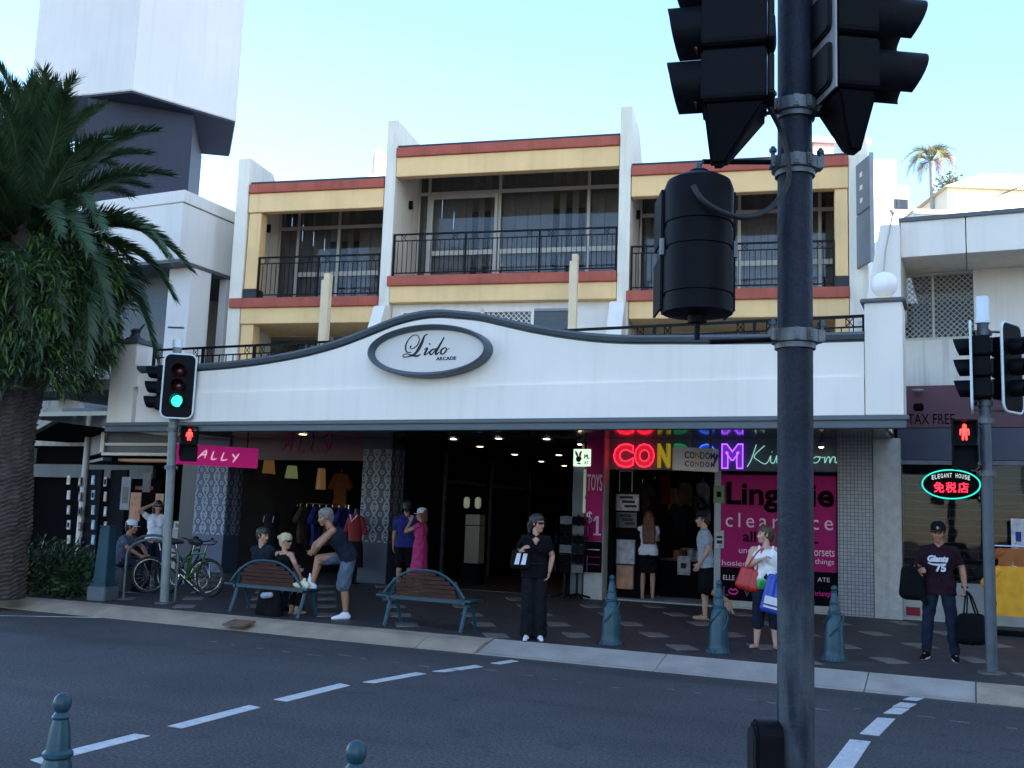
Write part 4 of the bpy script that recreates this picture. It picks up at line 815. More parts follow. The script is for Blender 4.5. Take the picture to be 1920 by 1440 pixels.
# ------------------------------------------------------------------ left hand building and its tower
LF = thing('corner_building', 'white and grey corner building with an overhanging upper wall behind the big palm', 'building')
y0, y1 = 17.9, 19.75
obj('upper_wall', MB().box(-30, -17.0, y0, 30, 7.62, 9.0), 'towerwhite', LF, bevel=.01); obj('parapet', MB().box(-30, -16.97, y0-.03, 30, 9.003, 9.3), 'towerwhite', LF, bevel=.01); obj('wall_joint', MB().box(-17.01, -16.985, y0+.01, 30, 8.985, 9.002), 'greytrim', LF)
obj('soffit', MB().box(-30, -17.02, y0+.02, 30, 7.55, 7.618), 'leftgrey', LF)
obj('column', MB().box(-17.75, -17.05, y0+.5, y0+1.2, 4.1, 7.549), 'towerwhite', LF, bevel=.01); obj('side_wall', MB().box(-17.3, -17.08, y0+1.8, 30, 4.1, 7.549), 'towerwhite', LF)
w = obj('window', MB().box(-30, -17.76, y0+1.1, y0+1.2, 7.0, 7.549), 'leftgrey', LF)
for x in (-20.4, -22.6, -24.8): obj('mullion', MB().box(x-.06, x+.06, y0+.95, y0+1.15, 4.6, 7.0), 'white', w)
obj('pane', MB().box(-30, -17.76, y0+1.1, y0+1.12, 4.6, 6.999), 'winglass', w); obj('room_wall', MB().box(-30, -17.5, y0+4, y0+4.1, 3.5, 7.5), 'stained', w); obj('room_wall', MB().box(-19.2, -18.9, y0+2, y0+3.9, 4.6, 7.4), 'curtain', w)
obj('ledge', MB().box(-30, -16.95, 16.4, y0+1.4, 4.5, 4.6), 'bluegrey', LF)
d1 = Vector((-.816, .578, 0)); A0 = Vector((-14.33, 16.2, 0)); A1 = Vector((-17.75, 16.2, 0)); A2 = A1+d1*9
def wall_strip(name, pts, th, z0, z1, m, **k):
    b = MB()
    for a, c in zip(pts[:-1], pts[1:]):
        n = (c-a).normalized(); n = Vector((-n.y, n.x, 0))*-th
        b.hull8([a, c, c+n, a+n], [a, c, c+n, a+n]); v = b.v
        for i in range(len(v)-8, len(v)-4): v[i] = (v[i][0], v[i][1], z0)
        for i in range(len(v)-4, len(v)): v[i] = (v[i][0], v[i][1], z1)
    return obj(name, b, m, LF, **k)
wall_strip('canopy_fascia', [A0, A1, A2], .2, 3.86, 4.5, 'leftgrey'); wall_strip('canopy_edge', [A0+Vector((0, -.45, 0)), A1+Vector((-.15, -.45, 0)), A2+Vector((-.15, -.45, 0))], 1.2, 3.66, 3.82, 'bluegrey')
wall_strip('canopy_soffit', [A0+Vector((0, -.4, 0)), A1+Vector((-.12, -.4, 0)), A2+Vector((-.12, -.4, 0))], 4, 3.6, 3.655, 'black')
S0 = Vector((-17.25, YS, 0)); S1 = Vector((-19.8, YS, 0)); S2 = S1+d1*2.4
wall_strip('shop_header', [S0, S1, S2], .15, 3.1, 3.59, 'leftgrey'); wall_strip('header_rail', [S0+Vector((0, -.05, 0)), S1+Vector((-.02, -.05, 0))], .2, 3.26, 3.33, 'white'); wall_strip('header_rail', [S0+Vector((0, -.05, 0)), S1+Vector((-.02, -.05, 0))], .2, 3.02, 3.09, 'white'); wall_strip('header_rail', [S1, S2], .2, 2.9, 2.97, 'leftgrey')
obj('corner_frame', MB().box(-19.86, -19.74, YS-.07, YS+.1, 3.1, 3.6), 'white', LF); obj('end_post', MB().lathe([(.09, .3), (.09, 3.6)], 10, c=(S2.x-.1, S2.y, 0)), 'stained', LF)
obj('back_wall', MB().box(-24, -17.2, 23.5, 23.6, .3, 3.6), 'black', LF); obj('side_wall', MB().box(-17.3, -17.2, YS+.5, 23.5, .3, 3.6), 'room', LF); obj('inner_counter', MB().box(-17.7, -17.25, YS+.2, YS+1.6, .3, 1.3), 'concrete', LF)
obj('ceiling_glow', MB().box(-19.6, -17.4, YS+.3, YS+.8, 2.9, 2.96), 'lampyellow', LF)
obj('far_wall', MB().box(-45, -21.8, 23, 23.2, .3, 3.6), 'black', LF)
for i in range(5): obj('far_shop_frame', MB().box(-34+i*2.3, -33.9+i*2.3, 22.8, 22.95, .3, 3.5), 'frame_grey', LF)
obj('far_shop_frame', MB().box(-36, -22, 22.8, 22.95, 2.6, 3.0), 'leftgrey', LF)
obj('end_pier', MB().box(-16.99, -16.3, 17.0, 17.9, 3.9, 4.2), 'leftgrey', LF)
# card stands and posters of the corner shop
ST_ = [thing('card_stand', 'dark card stand with pale cards at the left of the corner shop front', 'card stand'), thing('card_stand', 'card stand with turquoise cards at the right of the corner shop front', 'card stand')]
for i, (px, w) in enumerate(((128, 18), (149, 14), (174, 17), (197, 15))):
    for j in range(5):
        py = 900+j*28+(i % 2)*3; yy = YS+.25+(1.0 if px < 160 else .35 if px < 185 else .0); p = ony(px, py, yy); q = ST_[i//2]; s = w*.0056
        m = ['poster', 'posterdark', 'posterteal', 'posterdark'][i]
        k = obj('postcard', MB().box(-s, s, 0, .02, -.12, .12), m if not (i == 0 and j == 2) else 'posterdark', q, loc=tuple(p), rz=R(-20)); obj('picture', MB().box(-s*.6, s*.6, -.006, -.001, -.07, .06), ['posterskin', 'poster', 'poster', 'clothdark'][(i+j) % 4], k)
for i, (px0, px1) in enumerate(((115, 160), (163, 208))):
    A, Bq = ony(px0, 1030, YS+.9), ony(px1, 1030, YS+.9); c = ((A.x+Bq.x)/2, YS+1.35, .33); obj('panel', MB().box(-(Bq.x-A.x)/2, (Bq.x-A.x)/2, 0, .06, .2, 2.4), 'clothdark', ST_[i], loc=c, rz=R(-15)); obj('foot', MB().box(-.3, .3, -.2, .2, 0, .05), 'black', ST_[i], loc=c, rz=R(-15))
for (px, py, w, h, m, lab) in ((253, 950, 30, 60, 'posterskin', 'poster of a tanned figure in the corner shop, left of the woman'), (298, 948, 22, 50, 'posterskin', 'orange poster in the corner shop, right of the woman'), (235, 925, 26, 70, 'clothgrey', 'pale grey poster at the left of the tanned figure'), (270, 915, 50, 8, 'clothred', 'red strip banner above the posters in the corner shop'), (275, 905, 22, 40, 'posterdark', 'dark picture high in the corner shop'), (335, 985, 26, 16, 'poster', 'white notice on the counter behind the left pole')):
    yy = YS+.9 if px < 320 else YS+.15; p = ony(px, py, yy); q = thing('wall_poster', lab, 'poster', tuple(p)); k = 20.5/1900/.9; obj('sheet', MB().box(-w*k/2, w*k/2, 0, .02, -h*k/2, h*k/2), m, q); obj('picture', MB().box(-w*k*.3, w*k*.32, -.006, -.001, -h*k*.3, h*k*.2), 'posterdark' if m != 'posterskin' else 'posterskin', q)
# tower
tz = 12.85; ZT = [onz(55, 192, tz), onz(247, 173, tz), onz(442, 231, tz), onz(431, 294, tz)]
TW = thing('roof_tower', 'large pale faceted tower head on a blue grey stem above the corner building', 'tower')
V = [Vector((p.x, p.y)) for p in ZT]; back = V[3]+(V[0]-V[2])*.9; V.append(back)
obj('head', MB().prism([(p.x, p.y) for p in V], tz+.06, 20, 'z'), 'towerwhite', TW, bevel=.02)
cen = sum(V, Vector((0, 0)))/len(V)
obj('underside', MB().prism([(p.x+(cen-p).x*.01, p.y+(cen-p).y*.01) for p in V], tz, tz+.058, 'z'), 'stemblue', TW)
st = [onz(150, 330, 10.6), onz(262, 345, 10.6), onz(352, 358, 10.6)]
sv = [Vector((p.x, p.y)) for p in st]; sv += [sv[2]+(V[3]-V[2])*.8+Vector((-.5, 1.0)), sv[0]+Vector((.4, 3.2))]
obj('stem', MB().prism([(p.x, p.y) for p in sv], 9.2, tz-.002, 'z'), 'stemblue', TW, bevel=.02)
b = MB()
for i in range(9): x = V[2]*(1-i/9)+V[3]*(i/9); c2 = cen*.35+x*.65; b.tube([(x.x, x.y, tz-.01), (c2.x, c2.y, tz-.01)], .015, 4)

# small far buildings and the far palm
def far(name, lab, px0, px1, py0, D, m, deep=10, base=0, cat='building'):
    A, Bq = atd(px0, py0, D), atd(px1, py0, D); t = thing(name, lab, cat, ((A.x+Bq.x)/2, (A.y+Bq.y)/2, 0), YAW); w = (Bq-A).length/2
    obj('wall', MB().box(-w, w, 0, deep, base, A.z), m, t, bevel=.03); return t, w, A.z
t, w, z = far('far_tower', 'sunlit white block with small windows behind the blade sign', 1622, 1704, 345, 75, 'farwhite'); 
for k in range(6): obj('window', MB().box(w*(.3+.1*k), w*(.3+.1*k)+.25, -.03, .01, z-1.9, z-1.1), 'window_dark', t)
obj('upper_wall', MB().box(-w, w*.55, .5, 9, z+.002, z+2.2), 'farwhite', t)
t, w, z = far('far_block', 'sunlit pale block over the right balcony roof', 1525, 1625, 268, 70, 'farpink'); obj('cap', MB().box(-w-.2, w+.2, -.3, 10, z+.002, z+.4), 'farwhite', t)
t, w, z = far('far_block', 'sunlit white block beside the middle fin wall', 690, 740, 326, 90, 'farwhite'); obj('chimney', MB().box(-w*.2, w*.1, 2, 3, z, z+.8), 'farpink', t)
p = atd(712, 303, 95); t = thing('far_dome', 'small pink rounded roof left of the middle fin wall', 'roof', (p.x, p.y, p.z-1.5), YAW); obj('shell', MB().lathe([(.68*math.cos(a)**.6 if a < 1.5 else .001, 1.5+1.2*math.sin(a)) for a in [i*math.pi/2/8 for i in range(9)]], 16), 'farpink', t, smooth=True); obj('drum', MB().lathe([(.68, -3), (.68, 1.5)], 16), 'farpink', t)
t, w, z = far('setback_block', 'sunlit white setback roof storey above the right fascia', 1716, 2400, 396, 40, 'farwhite', 12); obj('edge', MB().box(-w-.1, w+.1, -.15, 0-.001, z-.12, z+.05), 'farcream', t)
t, w, z = far('far_roof', 'sunlit cream hipped roof under the far palm', 1776, 1990, 352, 60, 'farcream', 8); obj('roof', MB().prism([(-w-.3, z), (w+.3, z), (w*.2, z+.9), (-w*.4, z+.9)], -.3, 7, 'y'), 'farcream', t); b = MB(); b.tube([(-w*.2, -.5, z-.6), (w*.9, -.5, z+1.2)], .04, 4); obj('cable', b, 'roofdark', t)
# added unseen block off to the right keeps the street in shade; lower blocks across the street show in the windows
def block(lab, x, y, w, d, h, m, side=False):
    t = thing('sun_blocker' if h > 40 else 'street_block', lab, 'building', (x, y, 0), R(90) if side else 0); obj('wall', MB().box(-w/2, w/2, -d, 0, 0, h), m, t) if not side else obj('wall', MB().box(-w/2, w/2, 0, d, 0, h), m, t)
    if side: return
    wm = MB().box(-1.1, 1.1, -.05, .06, 0, 1.5).mesh('window', 'window_dark')
    n = int(w/4)
    for f in range(1, int(h/3.3)):
        for k in range(n): link('window', wm, t, (-w/2+w*(k+.5)/n, .0, f*3.3))
        if f % 2: obj('balcony', MB().box(-w/2, w/2, 0.07, .9, f*3.3-.25, f*3.3-.1), 'white', t)
block('added pale block out of view on the right that shades the street', 38, -1, 36, 16, 72, 'towerwhite', True)
block('white block across the street behind the photographer, tallest of the two', -22, -46, 12, 14, 27, 'farwhite'); block('white block across the street behind the photographer, lower one', 14, -44, 20, 14, 11, 'farwhite')

# ------------------------------------------------------------------ palms and bush
def frond_mesh(L, rise, droop, n=60, leaf=.42, seed=0, mats=('leaf', 'rachis'), wd=.016):
    r = random.Random(seed); b = MB(); P = []
    for i in range(n+1):
        t = i/n; P.append(Vector((L*(t-.12*t*t*droop), 0, L*(rise*t-droop*t*t*t*.75))))
    b.cur = 1; b.tube(P[::4]+([P[-1]] if n % 4 else []), [.03*(1-.85*k/(n/4)) for k in range(len(P[::4])+(1 if n % 4 else 0))], 5); b.cur = 0
    for i in range(5, n):
        t = i/n; d = (P[i+1]-P[i]).normalized(); up = Vector((0, 1, 0)).cross(d).normalized()*-1
        ln = leaf*min(1, .25+t*3)*(1-.55*max(0, t-.55)/.45)
        for s in (-1, 1):
            for rep in range(2):
                a = R(48+rnd.uniform(-9, 9)-18*t); e = (d*math.cos(a)+Vector((0, s, 0))*math.sin(a)*.93+up*(.42 if rep else .05)+Vector((0, 0, -.12*t))).normalized()
                l2 = ln*r.uniform(.85, 1.1); o = P[i]+d*r.uniform(-.02, .02); w = d*wd
                b.add([o-w, o+w, o+e*l2*.6+w*.7+Vector((0, 0, -.01)), o+e*l2+Vector((0, 0, -.06*l2)), o+e*l2*.6-w*.7], [(0, 1, 2, 3, 4)])
    return b.mesh('frond', mats)
PX, PY = atd(-7, 1000, 17.2).x, atd(-7, 1000, 17.2).y
PT = thing('date_palm', 'large date palm with arching fronds and scaly trunk beside the kerb', 'palm tree', (PX, PY, .18))
tz = onx(4, 720, PX).z+.3
b = MB(); prof = 40; rows = 110; vs = []
for i in range(rows+1):
    h = tz*i/rows
    for k in range(prof):
        w = 2*math.pi*k/prof; sc_ = (.5+.5*math.cos(w*13+math.pi*(i % 2)+.9*noise.noise((i*.7, 2, 1))))*(.55+.9*abs(noise.noise((w*4, h*6, 5)))); ph = (i % 2)
        rr = .47+.04*math.sin(h*1.7)+.055*sc_*(1 if i % 2 else .55)+.05*noise.noise((w*2.5, h*3, 1))+(.12*max(0, h-tz+1))+.1*max(0, .5-h)
        vs.append((rr*math.cos(w), rr*math.sin(w), h+.025*sc_))
b.add(vs, [(i*prof+k, i*prof+(k+1) % prof, (i+1)*prof+(k+1) % prof, (i+1)*prof+k) for i in range(rows) for k in range(prof)])
obj('trunk', b, 'bark', PT)
cz = onx(30, 455, PX).z+.05
obj('crown_base', MB().lathe([(.6, tz-.3), (.85, tz+.3), (.75, tz+1.2), (.45, cz), (.1, cz+.5)], 16), 'bark', PT)
fm = [frond_mesh(2.6*k, ri, dr, 76, .5, i, wd=.021) for i, (k, ri, dr) in enumerate([(1, .5, .5), (1.05, .35, .75), (.95, .62, .35), (1.0, .18, .85), (.9, .3, 1.05)])]
pr = random.Random(11)
for i in range(124):
    u = i/123; a = i*2.39996+pr.uniform(-.25, .25); el = R(82-130*u**1.05+pr.uniform(-7, 7))
    me = fm[2] if u < .2 else fm[0] if u < .45 else fm[1] if u < .7 else fm[3] if u < .85 else fm[4]
    o = link('frond', me, PT, (.18*math.cos(a), .18*math.sin(a), cz+.1-.55*u))
    o.rotation_euler = (pr.uniform(-.25, .25), -max(el, R(-30))*.86, a); s = pr.uniform(.86, 1.05)*(1.0 if u > .35 else 1.1); o.scale = (s, s, s)
# leafy mass of ferns on the upper trunk
b = MB(); fr = random.Random(5); lob = []
for i in range(70):
    a = fr.uniform(0, 2*math.pi); u = fr.random(); h = tz-.35+u*(cz-tz-.1); r0 = .62+.75*math.sin(min(1, .3+u*.8)*math.pi*.6); lob.append((Vector((r0*math.cos(a), r0*math.sin(a), h)), fr.uniform(.28, .5)))
for i in range(22000):
    c, r0 = fr.choice(lob); d = Vector((fr.gauss(0, 1), fr.gauss(0, 1), fr.gauss(0, 1))).normalized(); o = c+d*r0*fr.uniform(.5, 1.05); out = Vector((o.x, o.y, 0)).normalized()
    L = fr.uniform(.12, .34); e = (out*fr.uniform(.2, .9)+Vector((fr.uniform(-.8, .8), fr.uniform(-.8, .8), fr.uniform(-.9, .5)))).normalized(); w = e.cross(Vector((fr.uniform(-1, 1), fr.uniform(-1, 1), fr.uniform(-1, 1)))).normalized()*L*fr.uniform(.05, .09)
    p1 = o+e*L*.5; p2 = o+e*L*.9+Vector((0, 0, -L*.35)); b.cur = 0 if fr.random() < .5 else 1
    b.add([o, p1+w, p2, p1-w], [(0, 1, 2, 3)])
o = obj('hanging_fern', b, ['fern', 'leafdark'], PT); o['kind'] = 'stuff'
# low bush at the kerb
bp = onz(98, 1122, .2); BU = thing('kerb_bush', 'low dense green bush at the kerb beside the palm trunk', 'bush', (bp.x-.85, bp.y+.8, .16))
b = MB(); fr = random.Random(8)
lobes = [(Vector((fr.uniform(-1.0, .72), fr.uniform(-.6, .6), fr.uniform(.2, .62))), fr.uniform(.3, .5)) for _ in range(18)]
for i in range(7500):
    c, r0 = fr.choice(lobes); d = Vector((fr.gauss(0, 1), fr.gauss(0, 1), fr.gauss(0, .9))).normalized(); p = c+d*r0*fr.uniform(.6, 1.08); p.z = max(p.z, .02)
    e = (d+Vector((fr.uniform(-.7, .7), fr.uniform(-.7, .7), fr.uniform(-.2, .8)))).normalized(); s = e.cross(Vector((fr.random(), fr.random(), fr.random()))).normalized(); l = fr.uniform(.06, .13); w = l*.22
    b.cur = 0 if fr.random() < .6 else 1; b.add([p, p+e*l*.5+s*w, p+e*l, p+e*l*.5-s*w], [(0, 1, 2, 3)])
o = obj('foliage', b, ['leaf', 'leafdark'], BU); b = MB()
for c, r0 in lobes: b.tube([(c.x*.3, c.y*.3, 0), tuple(c)], [.02, .008], 5)
obj('stem', b, 'bark', BU)
# far palm against the sky
fp = atd(1748, 368, 62); FP = thing('far_palm', 'slender far palm against the sky above the right building', 'palm tree', (fp.x, fp.y, 0)); ph = atd(1748, 303, 62).z
defm('leafsun', (.16, .15, .045), .6, .35, 1.5); defm('leafrust', (.3, .13, .03), .7, .3, 1.5)
obj('trunk', MB().tube([(0, 0, 0), (.1, 0, ph*.5), (0, 0, ph)], [.3, .2, .16], 8), 'concrete', FP, smooth=True)
m1, m2 = frond_mesh(2.0, .7, 1.5, 22, .62, 3, ('leafsun', 'rachis'), .03), frond_mesh(2.0, .7, 1.6, 22, .55, 4, ('leafrust', 'rachis'), .03)
for i in range(15):
    u = i/14; a = i*2.4; o = link('frond', m2 if i in (11, 13) else m1, FP, (0, 0, ph)); o.rotation_euler = (0, -R(45-65*u), a); s = rnd.uniform(.8, 1.0); o.scale = (s, s, s)
p = atd(1783, 352, 61); t = thing('far_shrub', 'yellow green shrub on the roof beside the far palm', 'shrub', tuple(p)); b = MB()
for i in range(220): d = Vector((rnd.gauss(0, .35), rnd.gauss(0, .3), abs(rnd.gauss(.0, .4)))); e = Vector((rnd.gauss(0, 1), rnd.gauss(0, 1), rnd.gauss(.5, 1))).normalized()*.3; s = e.cross(Vector((1, .3, .2))).normalized()*.07; b.add([d, d+e*.5+s, d+e, d+e*.5-s], [(0, 1, 2, 3)])
obj('foliage', b, 'leafsun', t)

# ------------------------------------------------------------------ bollards, benches, bikes
def bollard_prof(h, r):
    return [(r*1.2, 0), (r*1.2, .03), (r*1.1, .05), (r*1.05, .06), (r*1.02, .12), (r*.96, h*.3), (r*.86, h*.48), (r*.74, h*.575), (r*.62, h*.6), (r*.6, h*.615), (r*.7, h*.625), (r*.7, h*.64), (r*.56, h*.655), (r*.5, h*.72), (r*.44, h*.745), (r*.52, h*.755), (r*.52, h*.768), (r*.42, h*.78), (r*.34, h*.86), (r*.26, h*.895), (r*.32, h*.905), (r*.2, h*.925)]+[(max(.001, .04*math.sin(w)), h-.04-.04*math.cos(w)) for w in [.6+i*(math.pi-.6)/8 for i in range(9)]]
BL = thing('bollard', 'teal cast bollard nearest the woman in black', 'bollard', (0, 0, 0), group='teal bollards')
obj('shaft', MB().lathe(bollard_prof(.93, .125), 20), 'teal', BL, smooth=True, ang=40); b = MB()
for k in range(18): a = 2*math.pi*k/18; b.tube([(.152*math.cos(a), .152*math.sin(a), .0), (.152*math.cos(a), .152*math.sin(a), .032)], .012, 5)
obj('foot_ring', b, 'teal', BL)
b = MB()
for s in range(3): b.tube([((.118-.012*q/6+.005)*math.cos(s*2.1+q*.35), (.118-.012*q/6+.005)*math.sin(s*2.1+q*.35), .3+q*.045) for q in range(7)], .012, 5)
obj('rope_relief', b, 'teal', BL, smooth=True)
for i, (px, py, lab) in enumerate(((1145, 1209, None), (1347, 1225, 'teal bollard left of the woman in the green and white top'), (1565, 1240, 'teal bollard right of the foreground pole'))):
    p = onz(px, py, .16); o = BL if i == 0 else copy_tree(BL); o.location = (p.x, p.y, pave_z(p.y)); o.rotation_euler.z = i*1.1
    if lab: o['label'] = lab
for px, pyt, D, lab in ((119, 1298, 3.9, 'teal bollard in the near left foreground'), (669, 1387, 3.3, 'teal bollard whose ball top shows at the bottom edge')):
    p = atd(px, pyt, D); o = copy_tree(BL); o['label'] = lab; s = (p.z-.15)/.93; o.location = (p.x, p.y, .15); o.scale = (s*.84, s*.84, s); o.rotation_euler.z = px
p = ony(193, 1110, 13.3); t = thing('tapered_post', 'wide teal tapered post on a dark plinth between bush and seated man', 'post', (p.x, 13.3, pave_z(13.3)), R(8))
zt = ony(196, 985, 13.3).z-t.location.z
obj('plinth', MB().box(-.185, .185, -.185, .185, 0, .24), 'leftgrey', t, bevel=.015); obj('base_moulding', MB().box(-.16, .16, -.16, .16, .241, .29), 'teal', t, bevel=.01)
obj('shaft', MB().hull8([(-.13, -.13, .29), (.13, -.13, .29), (.13, .13, .29), (-.13, .13, .29)], [(-.1, -.1, zt-.03), (.1, -.1, zt-.03), (.1, .1, zt-.03), (-.1, .1, zt-.03)]), 'teal', t, bevel=.012); obj('cap', MB().box(-.11, .11, -.11, .11, zt-.029, zt), 'teal', t, bevel=.01)
def bench(lab, pl, pr_, group):
    A, Bq = onz(*pl, .16), onz(*pr_, .16); c = (A+Bq)/2; w = (Bq-A).length; rz = math.atan2(Bq.y-A.y, Bq.x-A.x)
    t = thing('park_bench', lab, 'bench', (c.x, c.y+.2, pave_z(c.y)), rz, group); h = w/2; t.scale.y = .68
    for s in (-1, 1):   # cast ends: splayed legs, arm and curved back stile
        x = s*(h-.06)
        e = obj('bench_end', MB().tube(spline([(x, -.33, 0), (x, -.2, .22), (x, -.12, .4)], 4), [.032]*9, 6).tube(spline([(x, .34, 0), (x, .24, .2), (x, .12, .4)], 4), [.032]*9, 6).tube([(x, -.24, .42), (x, .34, .42)], .03, 6), 'teal', t, smooth=True)
        obj('stile', MB().tube(spline([(x, -.14, .4), (x*.9, -.2, .52), (x*.84, -.25, .62), (x*.8, -.3, .7)], 4), .028, 6), 'teal', e, smooth=True)
    arch = lambda x: .85-.4*(abs(x)/h)**2.6
    obj('back_rail', MB().tube([(x, -.33+.03*(abs(x)/h), arch(x)) for x in [-h*.97+2*h*.97*i/20 for i in range(21)]], .02, 6), 'teal', t, smooth=True)
    for s in (-1, 1): obj('seat_arm', MB().box(s*h-.16, s*h+.06, -.24, .34, .43, .46), 'teal', t, bevel=.008)
    for k in range(6):
        z0 = .47+k*.062; z1 = z0+.055; y0 = -.17-.16*(k/5)
        xs = [-h*.72+1.44*h*i/14 for i in range(15)]; pts = [x for x in xs if arch(x*1.1) > z0+.02]
        if len(pts) < 3: continue
        b = MB()
        for a, c_ in zip(pts[:-1], pts[1:]):
            za, zc = min(z1, arch(a)-.02), min(z1, arch(c_)-.02)
            b.hull8([(a, y0, z0), (c_, y0, z0), (c_, y0-.02, zc), (a, y0-.02, za)], [(a, y0-.028, z0), (c_, y0-.028, z0), (c_, y0-.048, zc), (a, y0-.048, za)])
        obj('back_slat', b, 'bench_wood', t)
    for k in range(6): obj('seat_slat', MB().box(-h+.1, h-.1, -.16+k*.085, -.085+k*.085, .44, .468), 'bench_wood', t, bevel=.006)
    obj('seat_rail', MB().box(-h+.05, h-.05, -.215, -.17, .4, .45), 'teal', t, bevel=.006)
    obj('seat_rail', MB().box(-h+.05, h-.05, .36, .395, .4, .45), 'teal', t, bevel=.006)
    return t, c, rz
B1, b1c, b1r = bench('curved back bench with two people sitting on it', (428, 1147), (566, 1161), 'teal benches with arched wooden backs')
B2, b2c, b2r = bench('empty curved back bench left of the woman in black', (716, 1173), (872, 1188), 'teal benches with arched wooden backs')
def hoop(lab, px, py, dx, h=.98, w=.62, rz=0):
    p = onz(px, py, .2); t = thing('bike_hoop', lab, 'bike rack', (p.x, p.y, pave_z(p.y)), rz, 'bike hoops'); r_ = .3
    pts = [(0, 0, 0), (0, 0, h-r_)]+[(w/2-(w/2)*math.cos(a), 0, h-r_+r_*math.sin(a)) for a in [math.pi*i/12 for i in range(1, 12)]]+[(w, 0, h-r_), (w, 0, 0)]
    obj('hoop', MB().tube(pts, .024, 8), 'galv', t, smooth=True)
    for x in (0, w): obj('foot_plate', MB().lathe([(.06, 0), (.06, .012), (.025, .02)], 10, (x, 0, 0)), 'galv', t)
    return t
hoop('bright bike hoop with the bicycle wheel under its left end', 231, 1120, 0, 1.05, 1.0, R(12)); hoop('bike hoop behind the left signal pole', 236, 1108, 0, 1.05, 1.0, R(12))
def bicycle(lab, loc, rz, frame, wheel=.335, hubs=False):
    t = thing('bicycle', lab, 'bicycle', loc, rz, 'bicycles at the hoops'); r = wheel; wb = 1.04
    for nm, x in (('front_wheel', 0), ('rear_wheel', wb)):
        b = MB(); n = 36; pts = [(x+(r-.018)*math.cos(2*math.pi*i/n), 0, r+(r-.018)*math.sin(2*math.pi*i/n)) for i in range(n+1)]
        wq = obj(nm, MB().tube(pts, .022, 7, caps=False), 'rubber', t, smooth=True)
        obj('rim', MB().tube([(x+(r-.05)*math.cos(2*math.pi*i/n), 0, r+(r-.05)*math.sin(2*math.pi*i/n)) for i in range(n+1)], .013, 6, caps=False), 'steel', wq, smooth=True)
        b = MB()
        for i in range(18): a = 2*math.pi*i/18; b.tube([(x+.02*math.cos(a+.5), .02*(-1)**i, r+.02*math.sin(a+.5)), (x+(r-.055)*math.cos(a), 0, r+(r-.055)*math.sin(a))], .0022, 3)
        obj('spokes', b, 'steel', wq); obj('hub', MB().tube([(x, -.05, r), (x, .05, r)], .022, 8), 'chrome', wq)
    bb = (wb-.44, 0, .28); st = (wb-.58, 0, .82); hd0, hd1 = (.2, 0, .62), (.27-.1, 0, .78)
    fr_ = MB()
    for a, c in ((bb, (wb-.56, 0, .76)), (bb, hd0), ((wb-.555, 0, .74), hd1), (hd0, hd1)): fr_.tube([a, c], .019, 7)
    for s in (-.05, .05): fr_.tube([bb, (wb, s, r)], .011, 6); fr_.tube([(wb-.555, 0, .72), (wb, s, r)], .009, 6)
    obj('frame', fr_, frame, t, smooth=True); f2 = MB()
    for s in (-.045, .045): f2.tube([(hd0[0], s, hd0[2]), (.09, s, .5), (0, s, r)], .013, 6)
    obj('fork', f2, 'rubber', t, smooth=True)
    obj('seat_post', MB().tube([(wb-.555, 0, .74), (wb-.6, 0, .93)], .013, 6), 'chrome', t); obj('saddle', MB().cone((wb-.48, 0, .95), (wb-.7, 0, .96), .03, .07, 8), 'rubber', t, smooth=True)
    obj('handlebar', MB().tube([(hd1[0], 0, .78), (.13, 0, .93)], .014, 6).tube(spline([(.2, -.3, .98), (.12, -.16, .94), (.11, 0, .93), (.12, .16, .94), (.2, .3, .98)], 4), .013, 6), 'chrome', t, smooth=True)
    for s in (-1, 1): obj('grip', MB().tube([(.2, s*.3, .98), (.3, s*.31, .99)], .018, 6), 'rubber', t)
    cq = obj('chain_ring', MB().lathe([(.03, -.06), (.095, -.055), (.095, -.045), (.03, -.04)], 20, (bb[0], 0, bb[2]), 'y'), 'chrome', t)
    obj('crank', MB().tube([(bb[0]-.12, -.075, bb[2]-.12), bb, (bb[0]+.12, .075, bb[2]+.12)], .011, 6), 'chrome', t)
    for s in (-1, 1): obj('pedal', MB().box(bb[0]+s*.12-.05, bb[0]+s*.12+.05, s*.1-.04, s*.1+.04, bb[2]+s*.12-.01, bb[2]+s*.12+.01), 'rubber', t)
    return t
p = onz(266, 1112, .2); bicycle('dark bicycle with its front wheel under the bike hoop', (p.x+.1, p.y+.05, pave_z(p.y)), R(26), 'darkblue')
p = onz(384, 1121, .2); bq = bicycle('green framed bicycle with its front wheel left of the bench', (p.x, p.y+.1, pave_z(p.y)), R(176), 'greenpaint')
p = onz(352, 1112, .2); bicycle('black bicycle behind the green framed one', (p.x, p.y+.35, pave_z(p.y)), R(160), 'rubber', .31)

